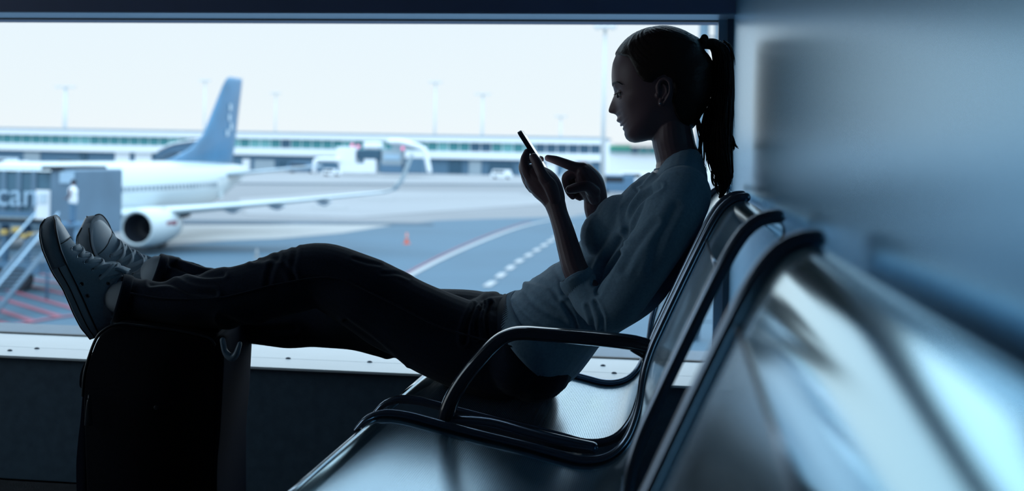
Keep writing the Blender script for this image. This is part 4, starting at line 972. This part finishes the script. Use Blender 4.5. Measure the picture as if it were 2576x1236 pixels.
obj('landing_gear', tl(bm), M['dark'], plane, smooth=False)
bm = bmesh.new(); rs = []
for (x0, x1, z, th) in ((11.0, 24.0, 5.1, .012), (13.6, 24.0, 5.6, .02), (16.4, 24.2, 6.3, .035), (18.6, 24.5, 7.4, .045), (21.8, 25.4, 11.2, .04), (22.4, 25.5, 11.75, .03), (23.0, 25.5, 12.0, .02)):
    c = x1-x0; rs.append([Vector((x0+c*(.5-.5*math.cos(a)), th*c*math.sin(a), z)) for a in [2*math.pi*k/16 for k in range(16)]])
rings(bm, rs); fin = obj('tail_fin', tl(bm), M['navy'], plane, label='dark blue tail fin')
bm = bmesh.new()
for (x, z) in ((22.6, 8.8), (22.9, 8.1), (22.2, 7.6), (22.8, 9.6)):
    r = bmesh.ops.create_cube(bm, size=1)
    for v in r['verts']: v.co = Vector((x+v.co.x*.35, .33+v.co.y*.05-(z-7)*.03, z+v.co.z*.5))
obj('fin_emblem', tl(bm), M['ltgrey'], fin, smooth=False)
bm = bmesh.new(); box(bm, -.14, .14, -.03, .03, -.18, .18, bev=.04); wme = bpy.data.meshes.new('cabin_window'); bm.to_mesh(wme); bm.free(); wme.materials.append(mat('cabin_window_glass', (.13, .19, .25), .3))
secx = [s[0] for s in SEC]; secr = [s[1] for s in SEC]; secz = [s[2] for s in SEC]
for i in range(50):
    x = -8.6+i*.53
    if i in (14, 15, 16): continue
    if x > 17.6: break
    r = np.interp(x, secx, secr); cz = np.interp(x, secx, secz); z = 3.72; y = math.sqrt(max(r*r-(z-cz)**2, .01))+.0
    o = bpy.data.objects.new('cabin_window', wme); COL.objects.link(o); o.parent = plane; o.matrix_parent_inverse = WM(plane).inverted(); o.matrix_basis = TA @ Matrix.Translation((x, y, z))
for x in (-1.1, -11+1.5, 18.6):
    r = np.interp(x, secx, secr); cz = np.interp(x, secx, secz); y = math.sqrt(max(r*r-.1, .01))
    bm = bmesh.new(); box(bm, x-.36, x+.36, y-.06, y+.012, 2.7, 4.3, bev=.03); obj('cabin_door', tl(bm), M['pwhite'], plane, smooth=False)
bm = bmesh.new()      # small lettering block on the nacelle
for k in range(6):
    a = math.radians(12); yy = 4.83+1.2*math.cos(a); zz = 1.62+1.2*math.sin(a); box(bm, 1.5+k*.22, 1.62+k*.22, yy-.03, yy+.02, zz-.13, zz+.13)
obj('nacelle_mark', tl(bm), M['red_paint'], en if False else plane, smooth=False)

# --- passenger bridge at the aircraft, left
YJ = 48.0
def bxp(bm, x0, y0, x1, y1, Y, d, bev=0):
    a = P(x0, y0, Y); b = P(x1, y1, Y); box(bm, a.x, b.x, Y, Y+d, b.z, a.z, bev=bev)
jb = empty('boarding_bridge', P(60, 580, YJ)*1, 'blue-grey boarding bridge with cab beside the parked airliner, far left', 'bridge')
bm = bmesh.new(); bxp(bm, -420, 424, 128, 548, YJ, 3.4, .05); tn = obj('tunnel', bm, M['bridge'], jb, smooth=False)
for k in range(14):
    bm = bmesh.new(); bxp(bm, -415+k*38, 430, -405+k*38, 540, YJ-.08, .1); obj('rib', bm, M['bridge2'], tn, smooth=False)
bm = bmesh.new(); bxp(bm, -420, 520, 86, 546, YJ-.12, .15); obj('lower_panel', bm, M['truck'], tn, smooth=False)
bm = bmesh.new(); bxp(bm, -430, 415, 130, 425, YJ-.1, 3.6); obj('roof', bm, M['shed'], tn, smooth=False)
bm = bmesh.new(); bxp(bm, -430, 552, 150, 564, YJ+.2, 3.0); obj('underframe', bm, M['truck'], tn, smooth=False)
bm = bmesh.new(); bxp(bm, 126, 426, 192, 600, YJ-.4, 4.2, .08); cb = obj('cab', bm, M['bridge2'], jb, smooth=False)
bm = bmesh.new(); bxp(bm, 104, 418, 156, 429, YJ-.5, 4); obj('cab_roof', bm, M['dark'], cb, smooth=False)
bm = bmesh.new(); bxp(bm, 150, 432, 186, 462, YJ-.45, .1); obj('cab_window', bm, M['shed'], cb, smooth=False)
bm = bmesh.new(); bxp(bm, 90, 478, 125, 552, YJ-.2, .12); dr = obj('door', bm, M['bwhite'], jb, smooth=False, label='white service door')
bm = bmesh.new(); bxp(bm, 99, 486, 116, 512, YJ-.24, .05); obj('door_pane', bm, M['ltgrey'], dr, smooth=False)
txt = bpy.data.curves.new('lettering', 'FONT'); txt.body = 'ican'; txt.extrude = .03; a = P(-28, 516, YJ-.25); b = P(86, 516, YJ-.25)
txt.size = 2.0; txt.materials.append(M['shed']); tmp = bpy.data.objects.new('lettering', txt); COL.objects.link(tmp)
bpy.context.view_layer.update(); sc_ = (b-a).length/max(tmp.dimensions.x, .01)
tme = bpy.data.meshes.new_from_object(tmp.evaluated_get(bpy.context.evaluated_depsgraph_get())); bpy.data.objects.remove(tmp)
tme.transform(Matrix.Translation(a) @ Matrix.Rotation(math.pi/2, 4, 'X') @ Matrix.Diagonal((sc_, sc_, 1, 1)))
o = bpy.data.objects.new('lettering', tme); COL.objects.link(o); o.parent = jb; o.matrix_parent_inverse = WM(jb).inverted()
for px in (14, 70):
    bm = bmesh.new(); a = P(px, 560, YJ+1); stick(bm, a, (a.x, a.y, G+.5), .18); lgm = obj('support_leg', bm, M['truck'], jb)
    bm = bmesh.new(); r = bmesh.ops.create_cone(bm, segments=22, radius1=.55, radius2=.55, depth=.5, cap_ends=True)
    for v in r['verts']: v.co = Vector((a.x+v.co.x, a.y-.6+v.co.z, G+.55+v.co.y))
    obj('wheel', bm, M['dark'], lgm, smooth=False)
bm = bmesh.new(); a = P(-40, 600, YJ); b = P(90, 575, YJ); box(bm, a.x, b.x, YJ+.3, YJ+2.5, G+.8, G+1.3); obj('drive_beam', bm, M['truck'], jb, smooth=False)
for (x0, y0, x1, y1) in ((0, 578, 14, 592), (28, 572, 50, 586), (50, 590, 66, 600), (66, 586, 88, 594)):
    bm = bmesh.new(); bxp(bm, x0, y0, x1, y1, YJ-.3, .3, .04); obj('warning_plate', bm, M['yellow'], jb, smooth=False)
# service stair running down from the cab
a0 = P(118, 592, YJ-3.0); a1 = P(-70, 745, 38.5); a1.z = G+.05
M['stair'] = mat('stair_steel', (.07, .13, .19), .5)
st_ = empty('service_stair', (a1.x, a1.y, G), 'narrow metal service stair sloping down to the left from the boarding bridge', 'stair')
d = a0-a1; side = Vector((-d.y, d.x, 0)).normalized()*.45
for s in (-1, 1):
    bm = bmesh.new(); stick(bm, a1+side*s, a0+side*s, .09); obj('stringer', bm, M['stair'], st_)
    bm = bmesh.new(); stick(bm, a1+side*s+Vector((0, 0, .9)), a0+side*s+Vector((0, 0, .9)), .04); obj('handrail', bm, M['shed'], st_)
NS = 22; bm = bmesh.new(); box(bm, -.12, .12, -.44, .44, -.02, .02); sm_ = bpy.data.meshes.new('step'); bm.to_mesh(sm_); bm.free(); sm_.materials.append(M['stair'])
for k in range(NS):
    c = a1+d*((k+.5)/NS); o = bpy.data.objects.new('step', sm_); COL.objects.link(o); o.parent = st_; o.matrix_parent_inverse = WM(st_).inverted(); o.matrix_basis = Matrix.Translation(c) @ Matrix.Rotation(math.atan2(d.y, d.x), 4, 'Z')
# ramp worker on the cab's landing
YP = 46.4; base = P(183, 562, YP)
ld = empty('landing_platform', (base.x, YP, G), 'small dark platform at the cab of the boarding bridge', 'platform')
bm = bmesh.new(); box(bm, base.x-.9, base.x+.5, YP-.6, YP+1.1, base.z-.12, base.z); obj('deck', bm, M['truck'], ld, smooth=False)
for dx in (-.8, .4):
    for dy in (-.5, 1.0):
        bm = bmesh.new(); stick(bm, (base.x+dx, YP+dy, G), (base.x+dx, YP+dy, base.z-.05), .06); obj('post', bm, M['truck'], ld)
wk = empty('person', base, 'ramp worker in a white vest and dark trousers standing by the airliner at far left', 'person')
def W_(x, y, z): return base+Vector((x, y, z))
bm = bmesh.new()
loft(bm, [(W_(0, 0, .85), .13, .17), (W_(0, 0, 1.1), .12, .16), (W_(-.02, 0, 1.35), .14, .20), (W_(0, 0, 1.48), .07, .09), (W_(0, 0, 1.56), .055, .055)], n=14, sub=3)
ball(bm, W_(-.01, 0, 1.67), .10, .085, .125); ball(bm, W_(-.11, 0, 1.66), .02, .02, .03)
for s in (-1, 1):
    loft(bm, [(W_(0, s*.09, .88), .09, .09), (W_(-.01, s*.1, .48), .06, .06), (W_(0, s*.1, .08), .045, .045), (W_(-.14, s*.1, .045), .04, .045)], n=10, sub=3)
    loft(bm, [(W_(-.02, s*.21, 1.40), .06, .055), (W_(-.04, s*.26, 1.12), .045, .045), (W_(-.22, s*.20, 1.02), .035, .035), (W_(-.30, s*.18, 1.03), .04, .02)], n=10, sub=3)
obj('body', remesh(bm, .025, 1), M['skin'], wk)
bm = bmesh.new(); loft(bm, [(W_(0, 0, .90), .17, .21), (W_(-.01, 0, 1.15), .165, .21), (W_(-.02, 0, 1.38), .17, .25), (W_(0, 0, 1.48), .09, .14)], n=14, sub=3); obj('vest', bm, M['bwhite'], wk)
bm = bmesh.new()
for s in (-1, 1): loft(bm, [(W_(0, s*.09, .92), .12, .11), (W_(-.01, s*.1, .48), .085, .085), (W_(0, s*.1, .10), .07, .07)], n=12, sub=3)
obj('trousers', bm, M['truck'], wk)
bm = bmesh.new(); ball(bm, W_(0, 0, 1.72), .115, .10, .11); obj('cap', bm, M['dark'], wk)

# --- terminal across the apron
YT = 350.0
x0, x1 = P(-420, 400, YT).x, P(1519, 400, YT).x
zt = lambda y, px=1263: P(px, y, YT).z
term = empty('terminal_building', ((x0+x1)/2, YT+15, G), 'long low white terminal building with a strip of green-tinted windows across the apron', 'building')
ZB = [zt(341), zt(345), zt(360), zt(383), zt(402)]
bm = bmesh.new(); box(bm, x0, x1, YT+.6, YT+30, G, ZB[1]); obj('wall', bm, M['bwhite'], term, smooth=False)
bm = bmesh.new(); box(bm, x0-.5, x1+.5, YT-.7, YT+31, ZB[1], ZB[0], bev=.1); obj('roof', bm, M['bgrey'], term, smooth=False)
bm = bmesh.new(); box(bm, x0, x1, YT-.4, YT+.7, ZB[2], ZB[1]); obj('upper_fascia', bm, M['bwhite'], term, smooth=False)
bm = bmesh.new(); box(bm, x0, x1, YT-1.2, YT+.7, ZB[4], ZB[3]); obj('lower_fascia', bm, M['bwhite'], term, smooth=False)
bm = bmesh.new(); box(bm, x0, x1, YT+.3, YT+.65, G, ZB[4]); obj('lower_wall', bm, M['lower'], term, smooth=False)
pit = 3.25; nW = int((x1-x0-1)/pit); rn = random.Random(5)
wms = []
for m_ in ('teal', 'teal2', 'navywin'):
    bm = bmesh.new(); box(bm, 0, pit-.3, -.12, .1, 0, ZB[2]-ZB[3]-.1); me = bpy.data.meshes.new('window'); bm.to_mesh(me); bm.free(); me.materials.append(M[m_]); wms.append(me)
for k in range(nW):
    x = x1-.8-(k+1)*pit
    me = wms[2] if k in (0, 2, 3, 4, 5) else rn.choice(wms if (k % 9) in (1, 2, 5) else wms[:2]+[wms[0]])
    o = bpy.data.objects.new('window', me); COL.objects.link(o); o.parent = term; o.matrix_parent_inverse = WM(term).inverted(); o.location = (x, YT+.55, ZB[3]+.05)
for (xa, xb, ya, yb, m_) in ((1310, 1345, 404, 436, 'shed'), (1372, 1400, 402, 430, 'bwhite'), (1180, 1210, 404, 438, 'bgrey'), (1230, 1290, 410, 436, 'navywin'), (1430, 1450, 404, 438, 'bwhite'), (1478, 1488, 404, 440, 'bgrey'), (640, 690, 402, 430, 'bgrey'), (700, 735, 405, 432, 'navywin'), (610, 628, 400, 430, 'bwhite'),
                             (340, 380, 378, 410, 'bwhite'), (290, 325, 382, 410, 'bwhite'), (200, 218, 378, 400, 'navywin'), (60, 100, 382, 410, 'bgrey'), (1130, 1160, 404, 436, 'navywin'), (1460, 1472, 404, 440, 'red_paint')):
    bm = bmesh.new(); a = P(xa, ya, YT-.2); b = P(xb, yb, YT-.2); box(bm, a.x, b.x, YT-.2, YT+.5, G, a.z); obj('loading_bay', bm, M[m_], term, smooth=False)


# annex on the right
an = empty('annex_building', P(1640, 430, 300), 'white annex with a green fascia right of the tall mast, behind her chin', 'building')
an.location.z = G
bm = bmesh.new(); a = P(1532, 388, 300); b = P(1790, 440, 300); box(bm, a.x, b.x, 300, 320, G, a.z+2); obj('wall', bm, M['bwhite'], an, smooth=False)
bm = bmesh.new(); bxp(bm, 1534, 366, 1586, 376, 299, 1); obj('fascia', bm, M['green'], an, smooth=False)
bm = bmesh.new(); bxp(bm, 1534, 377, 1780, 388, 299, 1); obj('window_band', bm, M['teal2'], an, smooth=False)
for k in range(8):
    bm = bmesh.new(); bxp(bm, 1590+k*22, 372, 1604+k*22, 386, 298.6, 1); obj('window', bm, M['teal' if k % 3 else 'navywin'], an, smooth=False)
bm = bmesh.new(); bxp(bm, 1532, 362, 1792, 366, 297, 24); obj('roof', bm, M['bwhite'], an, smooth=False)

# second boarding bridge, far
YQ = 300.
jb2 = empty('boarding_bridge', P(960, 438, YQ), 'white distant boarding bridge with arched tunnel and red beacons above the far apron', 'bridge'); jb2.location.z = G
def part(nm, m_, *r, bev=.2, d=4, Y=YQ):
    bm = bmesh.new(); bxp(bm, *r, Y, d, bev); return obj(nm, bm, M[m_], jb2, smooth=False)
q = part('tower', 'bwhite', 846, 370, 894, 412); q = part('tower_base', 'bwhite', 852, 411, 916, 437, d=5)
part('rotunda', 'bwhite', 913, 357, 955, 376, bev=.6); part('rotunda_glass', 'navywin', 898, 376, 958, 402)
part('cab', 'bgrey', 960, 376, 1010, 416); part('cab_window', 'shed', 965, 388, 1006, 404, Y=YQ-.3, d=.3)
part('column', 'bwhite', 915, 400, 945, 437, d=3); part('drive_unit', 'truck', 960, 416, 1012, 437); part('service_box', 'lower', 1020, 400, 1062, 436)
for pts, r in (([(980, 356), (1010, 357), (1050, 368), (1068, 378), (1074, 400), (1080, 430)], .65), ([(850, 402), (800, 402), (792, 410), (790, 430)], .55)):
    bm = bmesh.new(); tube(bm, [P(x, y, YQ-1) for x, y in pts], r, n=10, sub=4); obj('tunnel', bm, M['bwhite'], jb2)
bm = bmesh.new(); bxp(bm, 985, 360, 1050, 376, YQ+.5, 3); obj('tunnel_side', bm, M['bgrey'], jb2, smooth=False)
for px, py in ((901, 369), (1013, 374), (886, 366)):
    bm = bmesh.new(); c = P(px, py, YQ-3); ball(bm, c, .45); obj('beacon', bm, M['beacon'], jb2)

jb3 = empty('boarding_bridge', P(450, 430, 230), 'dark sloping boarding bridge with white roof seen behind the base of the tail fin', 'bridge'); jb3.location.z = G
bm = bmesh.new(); loft(bm, [(P(398, 392, 230), .5, 1.3), (P(440, 374, 231), .95, 1.6), (P(505, 368, 233), 1.3, 1.6)], n=12, sub=3, round_cap=False, p=5); obj('tunnel', bm, M['truck'], jb3, smooth=False)
bm = bmesh.new(); loft(bm, [(P(396, 384, 229.5), .12, 1.7), (P(440, 363, 230.5), .16, 2.0), (P(508, 352, 232.5), .2, 2.0)], n=8, sub=3, round_cap=False, p=5); obj('roof', bm, M['bwhite'], jb3, smooth=False)
bm = bmesh.new(); a = P(470, 372, 232); box(bm, a.x-.8, a.x+.8, 231, 233, G, a.z-.5); obj('column', bm, M['lower'], jb3, smooth=False)
# vehicles
def vehicle(px, py, Y, L, hgt, m_, label, grp=None, kind='van'):
    c = P(px, py, Y); c.z = G; e = empty('service_'+kind, c, label, 'vehicle', grp)
    bm = bmesh.new(); box(bm, c.x-L/2, c.x+L/2, Y-1, Y+1, G+.35, G+hgt*.58, bev=.08); obj('chassis_body', bm, M[m_], e, smooth=False)
    bm = bmesh.new(); box(bm, c.x-L*.42, c.x+L*(.20 if kind == 'car' else .42), Y-.95, Y+.95, G+hgt*.55, G+hgt, bev=.15); cb_ = obj('cabin', bm, M[m_], e, smooth=False)
    bm = bmesh.new(); box(bm, c.x-L*.36, c.x+L*.14, Y-.99, Y-.90, G+hgt*.62, G+hgt*.9); obj('side_window', bm, M['dark'], e, smooth=False)
    for dx in (-.3, .3):
        for dy in (-.9, .9):
            bm = bmesh.new(); r = bmesh.ops.create_cone(bm, segments=14, radius1=.36, radius2=.36, depth=.25, cap_ends=True)
            for v in r['verts']: v.co = Vector((c.x+dx*L+v.co.x, Y+dy+v.co.z, G+.36+v.co.y))
            obj('wheel', bm, M['dark'], e, smooth=False)
vehicle(85, 412, 215, 5.0, 2.3, 'red', 'small red service van beyond the roof of the left boarding bridge')
vehicle(40, 408, 235, 6.0, 2.9, 'bwhite', 'white van left of the red one, far left')
vehicle(10, 400, 260, 7.5, 3.2, 'ltgrey', 'grey box lorry at the very left edge in front of the terminal', kind='lorry')
vehicle(125, 402, 245, 5.0, 2.4, 'bwhite', 'white van right of the red one')
vehicle(238, 400, 270, 4.6, 2.0, 'bgrey', 'grey car above the airliner fuselage', kind='car')
vehicle(175, 396, 280, 6.5, 3.0, 'navywin', 'dark van before the terminal, above the front of the airliner')
vehicle(835, 432, 290, 4.6, 1.7, 'bwhite', 'white car left of the distant white bridge tower', kind='car')
vehicle(1262, 436, 300, 5.4, 2.2, 'bwhite', 'white van at the terminal foot left of the phone')
vehicle(1440, 438, 290, 5.6, 2.6, 'ltgrey', 'grey van at the terminal foot above the pointing finger')
vehicle(1556, 434, 200, 6.5, 3.2, 'truck', 'dark blue truck right of the mast by the annex', kind='truck')
vehicle(1600, 425, 250, 7.5, 3.0, 'bwhite', 'white lorry right of the dark blue truck', kind='lorry')
vehicle(760, 428, 320, 9.0, 2.8, 'truck', 'dark tug train under the aircraft tailplane', kind='tug')
# small light on short post and a barrier kerb by the mast
# masts
def mast(px, ytop, Y, r, label, head='tee', m_='mast', zb_=None):
    a = P(px, ytop, Y); e = empty('floodlight_mast', (a.x, Y, G), label, 'mast', None)
    bm = bmesh.new(); stick(bm, (a.x, Y, G), (a.x, Y, a.z), r*1.4, r2=r*.8, n=10); obj('pole', bm, M[m_], e)
    bm = bmesh.new(); ws = r*6
    box(bm, a.x-ws, a.x+ws, Y-.5, Y+.5, a.z-.15, a.z+.15, bev=.05); hd = obj('head_frame', bm, M[m_], e, smooth=False)
    for k in (-1, 0, 1):
        bm = bmesh.new(); box(bm, a.x+k*ws*.65-ws*.22, a.x+k*ws*.65+ws*.22, Y-.8, Y-.2, a.z-.5, a.z-.1, bev=.05); obj('floodlight', bm, M[m_], hd, smooth=False)
mast(1522.5, 66, 170, .27, 'tallest pale floodlight mast, directly left of her face', m_='mast')
mast(165, 218, 420, .7, 'faint floodlight mast at far left above the terminal')
mast(516, 202, 400, .35, 'faint thin mast just left of the aircraft tail fin')
mast(694, 234, 450, .35, 'faint short mast right of the aircraft tail fin')
mast(1096, 206, 400, .40, 'faint mast above the distant boarding bridge')
mast(1215, 236, 420, .50, 'faint mast between the distant bridge and the phone')
mast(1411, 292, 450, .40, 'faintest shortest mast right of the phone')
# twin-legged steel mast close to the terminal, behind the ponytail
YM = 42.0
tm = empty('lattice_mast', P(1786, 420, YM), 'blue-grey twin-legged steel mast behind the ponytail at the right edge of the window', 'mast'); tm.location.z = G
M['pylon'] = mat('pylon_steel', (.12, .20, .27), .5)
tops = []
for px, pb_, rr_ in ((1776, 1758, .17), (1803, 1812, .10)):
    a = P(px, -60, YM); b = P(pb_, 480, YM); b = b+(b-a)*((G-b.z)/(b.z-a.z)); bm = bmesh.new(); stick(bm, b, a, rr_*1.15, r2=rr_, n=10); obj('leg', bm, M['pylon'], tm); tops.append((b, a))
for k in range(9):
    f = (k+.5)/9; p = tops[0][0].lerp(tops[0][1], f); q = tops[1][0].lerp(tops[1][1], f+.0)
    bm = bmesh.new(); stick(bm, p, q, .035, n=6); obj('cross_brace', bm, M['pylon'], tm)
bm = bmesh.new(); c = (tops[0][1]+tops[1][1])/2; box(bm, c.x-1.1, c.x+1.1, YM-.4, YM+.4, c.z, c.z+.25, bev=.05); hd = obj('head_frame', bm, M['pylon'], tm, smooth=False)
for k in (-1, 0, 1):
    bm = bmesh.new(); box(bm, c.x+k*.7-.25, c.x+k*.7+.25, YM-.6, YM-.3, c.z-.35, c.z+.05, bev=.04); obj('floodlight', bm, M['ltgrey'], hd, smooth=False)
